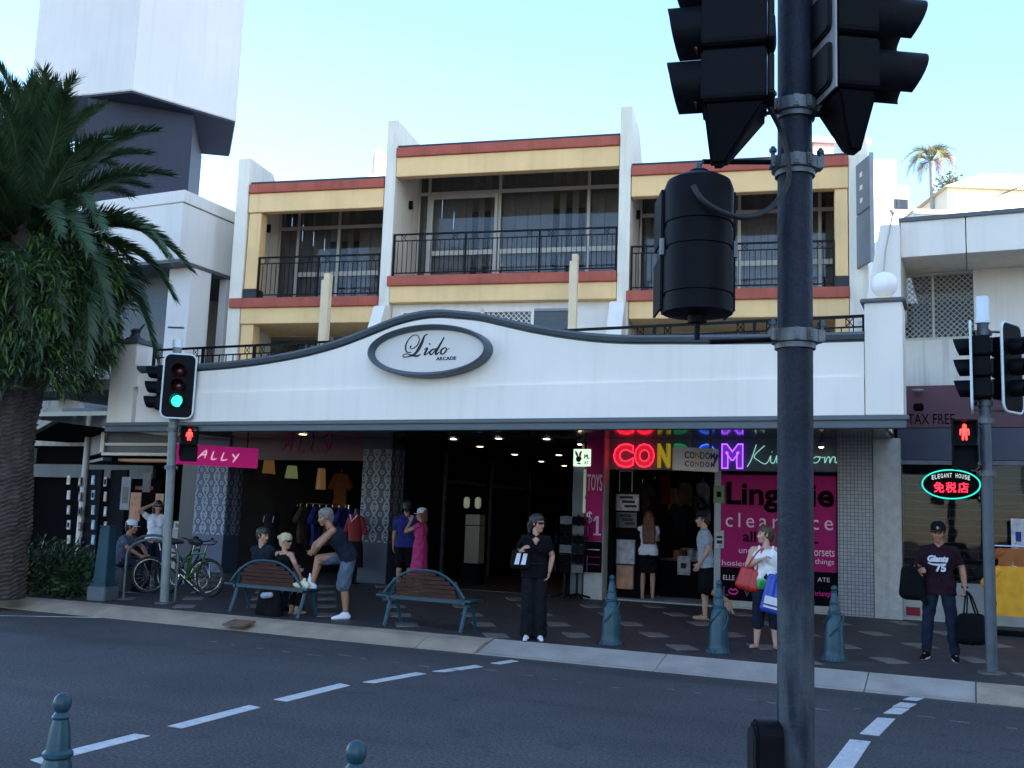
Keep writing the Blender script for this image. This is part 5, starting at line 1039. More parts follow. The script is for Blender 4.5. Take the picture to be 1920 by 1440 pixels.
# ------------------------------------------------------------------ traffic signals
def rr(w, h, r, n=5, cx=0, cz=0):
    o = []
    for sx, sz, a0 in ((1, 1, 0), (-1, 1, 90), (-1, -1, 180), (1, -1, 270)):
        for i in range(n+1): a = R(a0+90*i/n); o.append((cx+sx*(w/2-r)+r*math.cos(a), cz+sz*(h/2-r)+r*math.sin(a)))
    return o
def visor(par, z, r, L, m='sigblack', cut=.35, name='visor'):
    b = MB(); n = 18; vs = []
    for k, rad in ((0, r), (1, r*.955)):
        for i in range(n+1):
            a = R(-55)+R(290)*i/n; e = (1-math.sin(a))/2; l = L*(1-cut*e**1.3)
            vs += [(rad*math.cos(a), 0, z+rad*math.sin(a)), (rad*math.cos(a), -l, z+rad*math.sin(a)-.0)]
    m2 = 2*(n+1); fs = []
    for i in range(n):
        fs += [(2*i, 2*i+1, 2*i+3, 2*i+2), (m2+2*i, m2+2*i+2, m2+2*i+3, m2+2*i+1), (2*i+1, m2+2*i+1, m2+2*i+3, 2*i+3)]
    fs += [(0, m2, m2+1, 1), (2*n, 2*n+1, m2+2*n+1, m2+2*n)]
    b.add(vs, fs); return obj(name, b, m, par, smooth=True)
def signal(name, lab, loc, rz, lit=None, board=(.54, 1.12), vl=.22, mod=.262, tail=False, edge=True, hous=(.27, .2)):
    t = thing(name, lab, 'traffic signal', loc, rz); hw = hous[0]/2; n = 3; H = mod*n
    hb = MB()
    for k in range(n): hb.prism(rr(hous[0], mod-.008, .03, 3, 0, (k-1)*mod), 0, hous[1], 'y')
    obj('housing', hb, 'sigblack', t, bevel=.008)
    for k in range(n): obj('rear_cover', MB().prism(rr(hous[0]*.78, mod*.8, .03, 3, 0, (k-1)*mod), hous[1]+.001, hous[1]+.03, 'y'), 'siggrey', t, bevel=.008)
    if board:
        bo = obj('target_board', MB().prism(rr(board[0], board[1], .11), -.02, -.002, 'y'), 'sigblack', t)
        if edge:
            ps = rr(board[0]-.01, board[1]-.01, .11); obj('white_edge', MB().tube([(x, -.014, z) for x, z in ps+[ps[0]]], .017, 6), 'whiteplastic', bo, smooth=True)
    for k, (c, d) in enumerate((('siggreen', 'siggreendark'), ('sigreddark', 'sigreddark'), ('sigred', 'sigreddark'))):
        on = lit == ('green', 'amber', 'red')[k]; l = obj('lens', MB().lathe([(.001, -.05), (.06, -.043), (.1, -.021)], 16, (0, 0, (k-1)*mod), 'y'), c if on else d, t, smooth=True)
        visor(t, (k-1)*mod, .112, vl)
    if tail: obj('terminal_cover', MB().hull8([(-hw, .01, -H/2-.002), (hw, .01, -H/2-.002), (hw, hous[1], -H/2-.002), (-hw, hous[1], -H/2-.002)], [(-.03, .04, -H/2-.24), (.03, .04, -H/2-.24), (.03, .1, -H/2-.24), (-.03, .1, -H/2-.24)]), 'sigblack', t, bevel=.015)
    return t
def ped(lab, loc, rz, red=True):
    t = thing('pedestrian_signal', lab, 'pedestrian signal', loc, rz)
    for z in (.15, -.15): obj('housing', MB().prism(rr(.28, .292, .03, 3, 0, z), 0, .18, 'y'), 'sigblack', t, bevel=.01); obj('hood', MB().box(-.14, .14, -.16, 0, z+.13, z+.145).box(-.14, -.128, -.15, 0, z-.06, z+.13).box(.128, .14, -.15, 0, z-.06, z+.13), 'sigblack', t)
    obj('lens', MB().box(-.115, .115, -.008, -.001, -.26, -.04), 'sigblack', t); obj('lens', MB().box(-.115, .115, -.008, -.001, .04, .26), 'sigblack', t)
    if red:
        b = MB(); b.cone((0, 0, .225), (0, 0, .228), .026, .026, 10); b.cone((0, 0, .18), (0, 0, .14), .036, .03, 8)
        for s in (-1, 1): b.cone((s*.016, 0, .13), (s*.02, 0, .065), .014, .012, 6); b.cone((s*.042, 0, .185), (s*.048, 0, .125), .01, .009, 6)
        q = obj('standing_figure', b, 'sigred', t, smooth=True); q.scale = (1.0, .25, 1); q.location = (0, -.012, 0)
    return t
def clamp(name, par, z, r, m='galv', arms=()):
    o = obj(name, MB().lathe([(r+.002, z-.035), (r+.02, z-.035), (r+.02, z+.035), (r+.002, z+.035)], 16), m, par, smooth=True)
    for s in (-1, 1): obj('bolt', MB().tube([(s*(r+.03), -.03, z), (s*(r+.03), .05, z)], .012, 6), m, o); obj('lug', MB().box(s*(r+.018)-.02, s*(r+.018)+.02, -.02, .035, z-.03, z+.03), m, o)
    return o
# far left pole
lp = onz(308, 1128, .2); LD = (lp-EYE).dot(FWD); LP = thing('signal_pole', 'slim grey signal pole at the left with a white cap', 'signal pole', (lp.x, lp.y, pave_z(lp.y)), YAW)
tp = atd(332, 663, LD); lean = (tp-lp).dot(RGT)/(tp.z-lp.z)
zt = tp.z-LP.location.z+.1; r_ = .075
obj('shaft', MB().tube([(0, 0, 0), (lean*zt, 0, zt)], r_, 14), 'polelight', LP, smooth=True); p = atd(334, 638, LD).z-LP.location.z
obj('cap', MB().tube([(lean*zt, 0, zt), (lean*p, 0, p)], [.085, .08], 14), 'whiteplastic', LP, smooth=True); obj('base_plate', MB().lathe([(.17, 0), (.17, .02), (.09, .03)], 12), 'galv', LP)
for z in (2.3, 2.95, 3.6): o = clamp('clamp', LP, z, r_); o.location.x = lean*z
def place(px, py, D, dy=0): q = atd(px, py, D); return (q.x, q.y, q.z)
signal('traffic_signal', 'left pole signal facing the street, green lit, white edged board', place(335, 724, LD-.2), YAW+R(10), 'green')
signal('traffic_signal', 'left pole signal turned aside with three visors to the left', place(296, 727, LD+.05), YAW-R(82), None, board=None, hous=(.3, .22))
ped('red man pedestrian signal before the pink blade sign', place(354, 832, LD-.12), YAW+R(12))
lb = thing('signal_bracket', 'bracket arms holding the signals on the left pole', 'bracket', LP.location, YAW)
for z, x0, x1 in ((3.75, -.32, .05), (4.75, -.32, .1), (3.3, .03, .3), (2.85, .03, .3)): obj('arm', MB().tube([(x0, 0, z), (x1+lean*z, 0, z)], .018, 6), 'galv', lb)
# far right pole
rp = onz(1860, 1262, .18); RD = (rp-EYE).dot(FWD); RP = thing('signal_pole', 'grey signal pole at the right with a pale cylinder cap', 'signal pole', (rp.x, rp.y, pave_z(rp.y)), YAW)
zc = atd(1855, 607, RD).z-RP.location.z; zt = atd(1855, 557, RD).z-RP.location.z; r_ = .066
obj('shaft', MB().lathe([(r_, 0), (r_, zc)], 16), 'polegrey', RP, smooth=True); obj('cap', MB().lathe([(.085, zc), (.085, zc+.06), (.078, zc+.07), (.078, zt-.02), (.07, zt)], 16), 'whiteplastic', RP, smooth=True); obj('base_plate', MB().lathe([(.16, 0), (.16, .02), (.08, .03)], 12), 'galv', RP)
for py in (625, 757, 790, 888): clamp('clamp', RP, atd(1855, py, RD).z-RP.location.z, r_)
signal('traffic_signal', 'right pole signal facing left with visors in profile', place(1824, 690, RD), -R(91), None, hous=(.3, .2))
signal('traffic_signal', 'right pole signal facing right, cut by the picture edge', place(1896, 690, RD), R(64), None, hous=(.28, .18))
ped('red man pedestrian signal above the oval neon sign', place(1809, 834, RD-.1), R(4))
rb = thing('signal_bracket', 'bracket arms holding the signals on the right pole', 'bracket', RP.location, YAW)
for py, x0, x1 in ((622, -.2, .26), (770, -.2, .26), (800, -.3, -.02), (872, -.3, -.02)): z = atd(1855, py, RD).z-RP.location.z; obj('arm', MB().tube([(x0, .0, z), (x1, .0, z)], .016, 6), 'galv', rb)
# foreground pole with its signals seen from behind
FD = 4.3; fp = atd(1491, 720, FD); FPo = thing('signal_pole', 'thick dark grey signal pole in the foreground, scuffed at its middle', 'signal pole', (fp.x, fp.y, .15), YAW); r_ = .0745
defm('foreshaft', (.02, .025, .037), .5, .3, 3.2, .3, 34, streak=.35, fine=.2, spec=.12)
def scuff(m):      # scraped and pasted-over patch round the middle of the shaft
    nt = m.node_tree; N = nt.nodes; L = nt.links; p = N['Principled BSDF']; old = p.inputs['Base Color'].links[0].from_socket
    tc = N.new('ShaderNodeTexCoord'); sp = N.new('ShaderNodeSeparateXYZ'); L.new(tc.outputs['Object'], sp.inputs[0]); mp = N.new('ShaderNodeMapping'); mp.inputs['Scale'].default_value = (16, 16, 3.2); L.new(tc.outputs['Object'], mp.inputs[0])
    nz = N.new('ShaderNodeTexNoise'); nz.inputs['Scale'].default_value = 1; nz.inputs['Detail'].default_value = 8; L.new(mp.outputs[0], nz.inputs['Vector'])
    a = N.new('ShaderNodeMapRange'); a.inputs[1].default_value = .42; a.inputs[2].default_value = .6; L.new(nz.outputs['Fac'], a.inputs[0])
    z = N.new('ShaderNodeMapRange'); z.inputs[1].default_value = .62; z.inputs[2].default_value = .75; L.new(sp.outputs[2], z.inputs[0]); z2 = N.new('ShaderNodeMapRange'); z2.inputs[1].default_value = 1.42; z2.inputs[2].default_value = 1.3; L.new(sp.outputs[2], z2.inputs[0])
    q = N.new('ShaderNodeMath'); q.operation = 'MULTIPLY'; L.new(z.outputs[0], q.inputs[0]); L.new(z2.outputs[0], q.inputs[1]); q2 = N.new('ShaderNodeMath'); q2.operation = 'MULTIPLY'; L.new(q.outputs[0], q2.inputs[0]); L.new(a.outputs[0], q2.inputs[1])
    mx = N.new('ShaderNodeMix'); mx.data_type = 'RGBA'; L.new(q2.outputs[0], mx.inputs[0]); L.new(old, mx.inputs[6]); mx.inputs[7].default_value = (.06, .07, .08, 1); L.new(mx.outputs[2], p.inputs['Base Color'])
scuff(MT['foreshaft'])
obj('shaft', MB().lathe([(r_, 0), (r_, 4.6)], 28), 'foreshaft', FPo, smooth=True)
zl_ = lambda py: atd(1491, py, FD).z-.15
def fore_clamp(py, arms):
    z = zl_(py); o = obj('clamp', MB().lathe([(r_+.001, z-.05), (r_+.012, z-.05), (r_+.012, z-.028), (r_+.026, z-.024), (r_+.026, z+.03), (r_+.001, z+.03)], 24), 'galv', FPo, smooth=True)
    for s in (-1, 1):
        obj('lug', MB().box(s*(r_+.02)-.022, s*(r_+.02)+.022, -.05, .01, z-.02, z+.032), 'galv', o, bevel=.004); obj('bolt', MB().tube([(s*(r_+.03), -.03, z+.025), (s*(r_+.03), -.03, z+.075)], .01, 6).tube([(s*(r_+.03), -.03, z+.05), (s*(r_+.03), -.03, z+.065)], .017, 6), 'teal', o)
    for a in (-1.1, -.2, .35): obj('tooth', MB().box(-.012, .012, -r_-.034, -r_-.02, z-.02, z+.03).box(-.006, .006, -r_-.04, -r_-.03, z-.01, z+.02), 'galv', o, rz=a)
for py in (206, 312, 634): fore_clamp(py, 0)
def loc3(px, py, D=FD): q = atd(px, py, D); d = q-fp; return (d.dot(RGT), d.dot(FWD), q.z-.15)
sA = signal('traffic_signal', 'big black signal seen from behind at the upper left of the foreground pole', place(1318, 62, 4.15), YAW-R(104), None, board=None, vl=.15, mod=.246, tail=True, hous=(.25, .27))
sB = signal('traffic_signal', 'big black signal at the upper right of the foreground pole with visors to the right', place(1624, 42, 4.2), YAW+R(96), None, board=None, vl=.25, mod=.246, tail=True, hous=(.26, .19))
obj('edge_strip', MB().box(-.13, .13, .192, .2, -.37, .37), 'frame_grey', sB)
# rear of the foreground pedestrian lantern
c0 = atd(1309, 460, 4.15); PL = thing('pedestrian_lantern', 'round backed black lantern seen from behind left of the foreground pole', 'pedestrian signal', tuple(c0), YAW)
sc_ = 4.15/1900; hw = 68*sc_; hh = 136*sc_; b = MB(); pf = [(.05, hh+.05)]
prof = [(hw*.28, hh*1.09), (hw*.32, hh*1.02), (hw*.66, hh*.99), (hw*.9, hh*.92), (hw*.985, hh*.8), (hw*.97, hh*.3), (hw*.93, hh*.29), (hw*.93, hh*.23), (hw*.97, hh*.22), (hw*.97, hh*.12), (hw*.965, -hh*.05), (hw*.93, -hh*.06), (hw*.93, -hh*.11), (hw*.98, -hh*.12), (hw*.98, -hh*.72), (hw*.94, -hh*.73), (hw*.94, -hh*.77), (hw*.98, -hh*.78), (hw*.98, -hh*.99), (hw*.5, -hh*1.02), (hw*.28, -hh*1.02), (hw*.26, -hh*1.12), (.001, -hh*1.13)]
obj('rear_shell', MB().lathe([(.001, hh*1.1)]+prof, 32), 'sigblack', PL, smooth=True, ang=30)
obj('front_frame', MB().box(-hw*1.02, hw*1.02, .0, .12, -hh*.95, hh*.86), 'sigblack', PL, bevel=.015)
for s in (-1, 1):
    for k in (.42, -.55): obj('side_visor', MB().box(s*hw*1.03-.005, s*hw*1.03+.005, .0, .2, hh*(k-.38), hh*(k+.38)), 'sigblack', PL)
    obj('hinge', MB().tube([(s*hw*1.03, -.01, -.05), (s*hw*1.03, -.01, .02)], .012, 6), 'galv', PL)
obj('top_bolt', MB().lathe([(.028, hh*1.1), (.028, hh*1.12), (.014, hh*1.14), (.014, hh*1.2), (.006, hh*1.22)], 10), 'teal', PL, smooth=True); obj('stem', MB().lathe([(.012, -hh*1.36), (.012, -hh*1.12)], 10), 'sigblack', PL)
ab = thing('signal_bracket', 'bracket arms on the foreground pole carrying lantern and signals', 'bracket', (fp.x, fp.y, .15), YAW)
for (pa, pb, r0) in (((1318, 303), (1450, 304), .012), ((1420, 215), (1455, 210), .009), ((1525, 214), (1600, 214), .014), ((1330, 641), (1455, 636), .011)): obj('arm', MB().tube([loc3(*pa, 4.2), loc3(*pb, 4.28)], r0, 8), 'sigblack', ab, smooth=True)
cb = thing('signal_cable', 'black cable looping from the signal over the pole to the lantern', 'cable', (fp.x, fp.y, .15), YAW)
obj('sheath', MB().tube(spline([loc3(1418, 60, 4.05), loc3(1422, 140, 4.05), loc3(1440, 195, 4.1), loc3(1464, 245, 4.17), loc3(1478, 300, 4.17), loc3(1476, 345, 4.17), loc3(1450, 385, 4.12), loc3(1405, 407, 4.02), loc3(1360, 400, 3.98), loc3(1318, 375, 3.97), loc3(1300, 348, 3.98)], 6), .0115, 8), 'rubber', cb, smooth=True)
obj('loop', MB().tube(spline([loc3(1432, 30, 4.1), loc3(1437, 85, 4.12), loc3(1444, 98, 4.15), loc3(1452, 85, 4.2), loc3(1450, 30, 4.22)], 5), .009, 7), 'rubber', cb, smooth=True)
q = loc3(1440, 1420, 4.28); pb = thing('push_button', 'dark rounded push button box on the foreground pole at the bottom edge', 'push button', (fp.x, fp.y, .15), YAW); z1 = loc3(1440, 1350)[2]
obj('box', MB().prism(rr(.13, .34, .055, 5, 0, 0), -.11, .0, 'x'), 'sigblack', pb, bevel=.01, loc=(-r_-.02+.03, 0, z1-.17)); obj('face_plate', MB().prism(rr(.1, .28, .045, 5), -.006, .006, 'x'), 'siggrey', pb, loc=(-r_-.107, 0, z1-.17))

# ------------------------------------------------------------------ people
defm('skin', (.42, .22, .145), .5, .08, 8); defm('skintan', (.33, .155, .09), .5, .08, 8); defm('skinpale', (.52, .3, .22), .5, .08, 8)
defm('hairdark', (.014, .01, .008), .5, .3, 20); defm('hairblond', (.5, .4, .22), .6, .25, 24); defm('hairbrown', (.07, .03, .016), .5, .3, 20); defm('hairred', (.12, .035, .014), .5, .35, 20); defm('hairgrey', (.16, .14, .125), .7, .3, 24)
defm('blackcloth', (.006, .006, .007), .85, .25, 9, .3, 14, spec=.08); defm('blackpants', (.009, .0095, .012), .8, .25, 7, .3, 10, spec=.08); defm('navycloth', (.013, .017, .026), .85, .2, 7, .3, 14, spec=.08); defm('maroontee', (.022, .009, .016), .85, .2, 8, .3, 14, spec=.08)
defm('denim', (.05, .075, .13), .85, .3, 7, .3, 16, spec=.08); defm('denimdark', (.014, .019, .034), .85, .3, 7, .3, 14, spec=.08); defm('denimgrey', (.085, .11, .15), .85, .3, 7, .3, 16, spec=.08); defm('shoewhite', (.62, .62, .66), .6, .08, 9); defm('bagred', (.42, .018, .014), .45, .1, 6); defm('bagblue', (.015, .05, .36), .35, .1, 5); defm('lips', (.3, .06, .05), .5, .05); defm('lens', (.02, .008, .006), .12, .1); defm('sandal', (.3, .2, .11), .7, .1); defm('greytee', (.3, .32, .37), .9, .1, 8, .3, 14, spec=.08); defm('slate', (.09, .1, .14), .9, .15, 8, .3, 14, spec=.08)
def ombre(name):
    m = mat(name, (1, 1, 1), .85, .06, 8); nt = m.node_tree; N = nt.nodes; p = N['Principled BSDF']; tc = N.new('ShaderNodeTexCoord'); sp = N.new('ShaderNodeSeparateXYZ'); nt.links.new(tc.outputs['Object'], sp.inputs[0])
    cr = N.new('ShaderNodeValToRGB'); e = cr.color_ramp.elements; e[0].position = .86; e[0].color = (.02, .3, .05, 1); e[1].position = 1.07; e[1].color = (.74, .74, .74, 1); k = cr.color_ramp.elements.new(.95); k.color = (.06, .4, .1, 1)
    nt.links.new(sp.outputs[2], cr.inputs[0]); nt.links.new(cr.outputs[0], p.inputs['Base Color']); return m
MT['ombre'] = ombre('ombre')
def remesh(prims, voxel=.01, smooth=3, cuts=()):
    b = MB()
    for p in prims: b.cone(*p, n=12)
    me = b.mesh('tmp', []); o = bpy.data.objects.new('tmp', me); COL.objects.link(o)
    r = o.modifiers.new('r', 'REMESH'); r.mode = 'VOXEL'; r.voxel_size = voxel; r.use_smooth_shade = True
    if smooth: s = o.modifiers.new('s', 'SMOOTH'); s.factor = .5; s.iterations = smooth
    out = bpy.data.meshes.new_from_object(o.evaluated_get(bpy.context.evaluated_depsgraph_get()))
    bpy.data.objects.remove(o); bpy.data.meshes.remove(me)
    if cuts:
        bm = bmesh.new(); bm.from_mesh(out)
        for co, no in cuts: bmesh.ops.bisect_plane(bm, geom=bm.verts[:]+bm.edges[:]+bm.faces[:], plane_co=co, plane_no=no, clear_outer=True)
        ed = [e for e in bm.edges if e.is_boundary]
        if ed: bmesh.ops.holes_fill(bm, edges=ed, sides=0)
        bm.to_mesh(out); bm.free()
    out.polygons.foreach_set('use_smooth', [True]*len(out.polygons)); return out
V3 = Vector
def person(label, loc, rz, H=1.7, pose=None, look=(0, -1, 0), skin='skin', hair=('short', 'hairdark'), wear=(), female=False, shoes='shoewhite', shades=False, cap=None, group=None, fat=1.0, vox=.0085):
    t = thing('person', label, 'person', loc, rz, group); s = H/1.7; P = dict(pel=V3((0, 0, .93)), nck=V3((0, .01, 1.44)), X=V3((1, 0, 0)))
    pose = pose or {}
    for k, v in pose.items(): P[k] = V3(v)
    up = (P['nck']-P['pel']); TL = up.length; up.normalize(); X = P['X'].normalized(); Fw = X.cross(up).normalized(); X = up.cross(Fw).normalized()
    T = lambda a, f, h: P['pel']+X*a*fat+Fw*f*fat+up*h*(TL/.51)
    sw = .155 if female else .175
    for k, sg in (('R', -1), ('L', 1)):
        P.setdefault('sh'+k, T(sg*sw, 0, .435)); P.setdefault('hip'+k, T(sg*.088, 0, -.03))
        P.setdefault('el'+k, P['sh'+k]+V3((sg*.05, .02, -.29))); P.setdefault('wr'+k, P['el'+k]+V3((sg*.015, -.06, -.245)))
        P.setdefault('kn'+k, V3((sg*.1, -.02, .49))); P.setdefault('an'+k, V3((sg*.1, .02, .085))); P.setdefault('to'+k, P['an'+k]+V3((sg*.03, -.15, -.055)))
    f = V3(look).normalized(); nu = (up*.6+V3((0, 0, 1))*.4+f*.12).normalized(); hc = P['nck']+nu*.145; u = (V3((0, 0, 1))-f*f.z).normalized(); l = u.cross(f)
    Hd = lambda a, b, c: hc+l*a+f*b+u*c
    ch, wa = (.088, .075) if female else (.105, .088)
    tor = []
    for sg in (-1, 1):
        tor += [(T(sg*.08, 0, -.03), T(sg*.055, 0, .17), .1*fat, wa*fat), (T(sg*.055, 0, .17), T(sg*.075, .0, .34), wa*fat, ch*fat), (T(sg*.075, 0, .34), T(sg*.06, 0, .43), ch*fat, .062)]
    tor += [(T(-.08, -.01, 0), T(.08, -.01, 0), .1*fat, .1*fat), (T(-.07, 0, .34), T(.07, 0, .34), ch*fat, ch*fat), (T(-.05, 0, .17), T(.05, 0, .17), wa*fat, wa*fat)]
    for k, sg in (('R', -1), ('L', 1)): tor.append((T(sg*.05, 0, .44), P['sh'+k], .055, .054))
    bust = [(T(sg*.065, .05, .32), T(sg*.065, .06, .3), .06, .056) for sg in (-1, 1)] if female else []
    arm = lambda k: [(P['sh'+k], P['el'+k], .05*fat, .04*fat), (P['el'+k], P['wr'+k].lerp(P['el'+k], .6), .041*fat, .04*fat), (P['wr'+k].lerp(P['el'+k], .6), P['wr'+k], .04*fat, .026)]
    leg = lambda k: [(P['hip'+k], P['kn'+k], .088*fat, .056*fat), (P['kn'+k], P['an'+k].lerp(P['kn'+k], .65)+V3((0, .012, 0)), .054*fat, .056*fat), (P['an'+k].lerp(P['kn'+k], .65)+V3((0, .012, 0)), P['an'+k], .055*fat, .036), (P['an'+k]+V3((0, .01, -.05)), P['to'+k], .036, .026), (P['to'+k], P['to'+k]+(P['to'+k]-P['an'+k]).normalized()*.03+V3((0, 0, .008)), .028, .02)]
    hand = []
    for k, sg in (('R', -1), ('L', 1)):
        w = P['wr'+k]; d = (w-P['el'+k]).normalized()
        if 'hd'+k in P: d = P['hd'+k].normalized()
        n = V3((-sg, -.15, 0)) if 'pn'+k not in P else P['pn'+k]; n = (n-d*n.dot(d)).normalized(); ax = d.cross(n)*(1 if sg < 0 else -1)
        if ax.dot(V3((0, -1, 0))) < 0: ax = -ax
        for q in (-.026, -.009, .009, .026): hand.append((w+d*.012+ax*q*.7, w+d*.085+ax*q, .017, .014))
        cu = P['cu'+k].x if 'cu'+k in P else .55
        for q, ln in zip((.031, .0105, -.0105, -.031), (.075, .084, .078, .062)):
            a = w+d*.085+ax*q; d1 = (d*math.cos(cu*.7)+n*math.sin(cu*.7)); b_ = a+d1*ln*.52; d2 = (d*math.cos(cu*1.7)+n*math.sin(cu*1.7)); hand.append((a, b_, .0095, .009)); hand.append((b_, b_+d2*ln*.5, .009, .0078))
        a = w+d*.03+ax*.026; b_ = a+(d*.6+ax*.75+n*.25).normalized()*.04; hand.append((a, b_, .013, .0105)); hand.append((b_, b_+(d*.9+ax*.25+n*.3).normalized()*.032, .0105, .009))
    head = [(Hd(0, -.028, .045), Hd(0, .018, .042), .079, .075), (Hd(0, .02, .03), Hd(0, .045, -.035), .066, .056), (Hd(0, .035, -.03), Hd(0, .062, -.088), .056, .03), (Hd(-.03, .068, .03), Hd(.03, .068, .03), .02, .02),
            (Hd(0, .09, .012), Hd(0, .108, -.026), .009, .014), (Hd(-.012, .094, -.03), Hd(.012, .094, -.03), .01, .01), (Hd(-.016, .085, -.057), Hd(.016, .085, -.057), .011, .011), (Hd(-.04, .055, -.015), Hd(-.035, .055, -.03), .028, .026), (Hd(.04, .055, -.015), Hd(.035, .055, -.03), .028, .026),
            (P['nck']-nu*.04, Hd(0, -.015, -.06), .058 if not female else .05, .054 if not female else .047)]
    for sg in (-1, 1): head.append((Hd(sg*.077, -.005, .02), Hd(sg*.075, .0, -.022), .016, .011))
    shod = shoes not in ('barefoot', 'sandal')
    pr = tor+bust+hand+head
    for k in 'RL': pr += arm(k)+(leg(k)[:3]+[(P['an'+k]+V3((0, .01, -.04)), P['an'+k].lerp(P['to'+k], .55), .034, .024)] if shod else leg(k))
    me = remesh(pr, vox, 2); me.materials.append(MT[skin]); bo = link('body', me, t); bo.scale = (s, s, s)
    def part(name, me, m, parent=bo):
        me.materials.clear(); me.materials.append(MT[m]); return link(name, me, parent)
    def prims(name, ps, m, parent=bo, voxel=.011, smooth=4, cuts=()):
        me = remesh(ps, voxel, smooth, cuts)
        n = len(me.vertices); co = np.empty(n*3, np.float32); no = np.empty(n*3, np.float32); me.vertices.foreach_get('co', co); me.vertices.foreach_get('normal', no)
        c = co.reshape(-1, 3); q = no.reshape(-1, 3); x, y, z = c[:, 0], c[:, 1], c[:, 2]; ph = rnd.uniform(0, 6)
        if name == 'hair': k = np.sin(x*150+3*np.sin(z*25)+ph)*np.sin(y*130+2*np.sin(z*20))*.004
        elif name == 'shoe': k = x*0
        else: k = np.sin(x*38+z*22+2.2*np.sin(y*21+z*9+ph))*.0038+np.sin(y*46-z*31+1.7*np.sin(x*27+ph))*.0032+np.sin(z*58+x*24+2*np.sin(y*17-x*13))*.0022       # soft folds
        me.vertices.foreach_set('co', (c+q*k[:, None]).ravel().astype(np.float32))
        return part(name, me, m, parent)
    def raw(name, ps, m, parent=bo):
        b = MB()
        for q in ps: b.cone(*q, n=10)
        o = obj(name, b, m, parent, smooth=True, ang=60); return o
    if not shades:
        raw('eye', [(Hd(-.031, .086, .011), Hd(-.031, .087, .011), .0085, .0085)], 'black'); raw('eye', [(Hd(.031, .086, .011), Hd(.031, .087, .011), .0085, .0085)], 'black')
        raw('eyebrows', [(Hd(-.045, .082, .036), Hd(-.015, .092, .038), .005, .006), (Hd(.045, .082, .036), Hd(.015, .092, .038), .005, .006)], hair[1])
    raw('lips', [(Hd(-.02, .09, -.056), Hd(.02, .09, -.056), .0075, .0075)], 'lips')
    hk, hm = hair
    if hk:
        hp = [(Hd(0, -.04, .056), Hd(0, .016, .066), .09, .08), (Hd(0, -.05, .01), Hd(0, -.058, -.05), .08, .054), (Hd(-.03, -.01, .03), Hd(.03, -.01, .03), .062, .062)]
        if hk == 'long':
            for a in (-.055, -.02, .02, .055): hp += [(Hd(a, -.05, .0), T(a*1.5, -.1, .38), .055, .055), (T(a*1.5, -.1, .38), T(a*1.6, -.13, .17), .055, .035)]
            hp += [(Hd(sg*.07, .0, .03), Hd(sg*.075, -.02, -.1), .03, .035) for sg in (-1, 1)]
        if hk == 'medium': hp += [(Hd(sg*.06, -.03, .0), Hd(sg*.06, -.05, -.12), .045, .04) for sg in (-1, 1)]+[(Hd(0, -.07, 0), Hd(0, -.075, -.12), .06, .05)]
        if hk == 'bun': hp += [(Hd(0, -.12, .045), Hd(0, -.14, .05), .042, .04)]
        if hk == 'tail': hp += [(Hd(0, -.11, .03), Hd(0, -.15, -.02), .035, .03), (Hd(0, -.15, -.02), Hd(0, -.13, -.14), .03, .02)]
        prims('hair', hp, hm, voxel=.01, smooth=2)
    if shades:
        raw('sunglasses', [(Hd(sg*.02, .094, .012), Hd(sg*.056, .078, .014), .019, .018) for sg in (-1, 1)]+[(Hd(-.02, .1, .018), Hd(.02, .1, .018), .006, .006)]+[(Hd(sg*.07, .07, .018), Hd(sg*.082, -.01, .018), .006, .005) for sg in (-1, 1)], 'lens')
    if cap:
        cm, back = cap; sgn = -1 if back else 1; b = MB(); vs = []; n = 18
        for r_, hgt in ((.1, .03), (.101, .06), (.094, .095), (.072, .125), (.04, .142), (.001, .148)):
            for k in range(n): a = 2*math.pi*k/n; vs.append(Hd(r_*.93*math.cos(a), r_*1.08*math.sin(a)-.012, hgt+.012))
        b.add(vs, [(i*n+k, i*n+(k+1) % n, (i+1)*n+(k+1) % n, (i+1)*n+k) for i in range(5) for k in range(n)]); cp = obj('cap', b, cm, bo, smooth=True, ang=70)
        b = MB(); top = []; n = 12
        for k in range(n+1): a = math.pi*k/n; top.append((.088*math.cos(a), .075+.085*math.sin(a), -.012*math.sin(a)-.02*abs(math.cos(a))**2+.018))
        q0 = [Hd(x, sgn*y, z+.028) for x, y, z in top]; q1 = [Hd(x, sgn*y, z+.036) for x, y, z in top]; b.hull8(q0, q1); obj('brim', b, cm, cp)
    if shoes:
        for k in 'RL':
            a, o_ = P['an'+k], P['to'+k]; d = (o_-a); d.z *= .3; d.normalize(); dn = V3((0, 0, -.05)) if abs((o_-a).z+.055) < .03 else (o_-a).normalized()*.03
            base = a+dn
            if shoes in ('barefoot',): continue
            if shoes == 'sandal': raw('sandal', [(base-d*.05+V3((0, 0, -.03)), base+d*.16+V3((0, 0, -.03)), .02, .02), (base+d*.06+V3((0, 0, .02)), base+d*.1+V3((0, 0, .0)), .035, .035)], 'sandal'); continue
            sm, sole = shoes if isinstance(shoes, tuple) else (shoes, shoes)
            so_ = prims('shoe', [(a-V3((0, 0, .01)), base-d*.03, .044, .046), (base-d*.03, base+d*.1, .046, .04), (base+d*.1, base+d*.185-V3((0, 0, .006)), .04, .027), (a, base+d*.1, .042, .036)], sm, voxel=.01, smooth=2, cuts=[(base+V3((0, 0, -.036)), V3((0, 0, -1)))] if abs(dn.z+.05) < .001 else ())
            raw('sole', [(base-d*.045-V3((0, 0, .018)), base+d*.18-V3((0, 0, .018)), .02, .018), (base-d*.02-V3((0, 0, .018)), base+d*.12-V3((0, 0, .018)), .043, .04)] if sole != sm else [(base-d*.04-V3((0, 0, .016)), base+d*.17-V3((0, 0, .016)), .022, .02)], sole, so_)
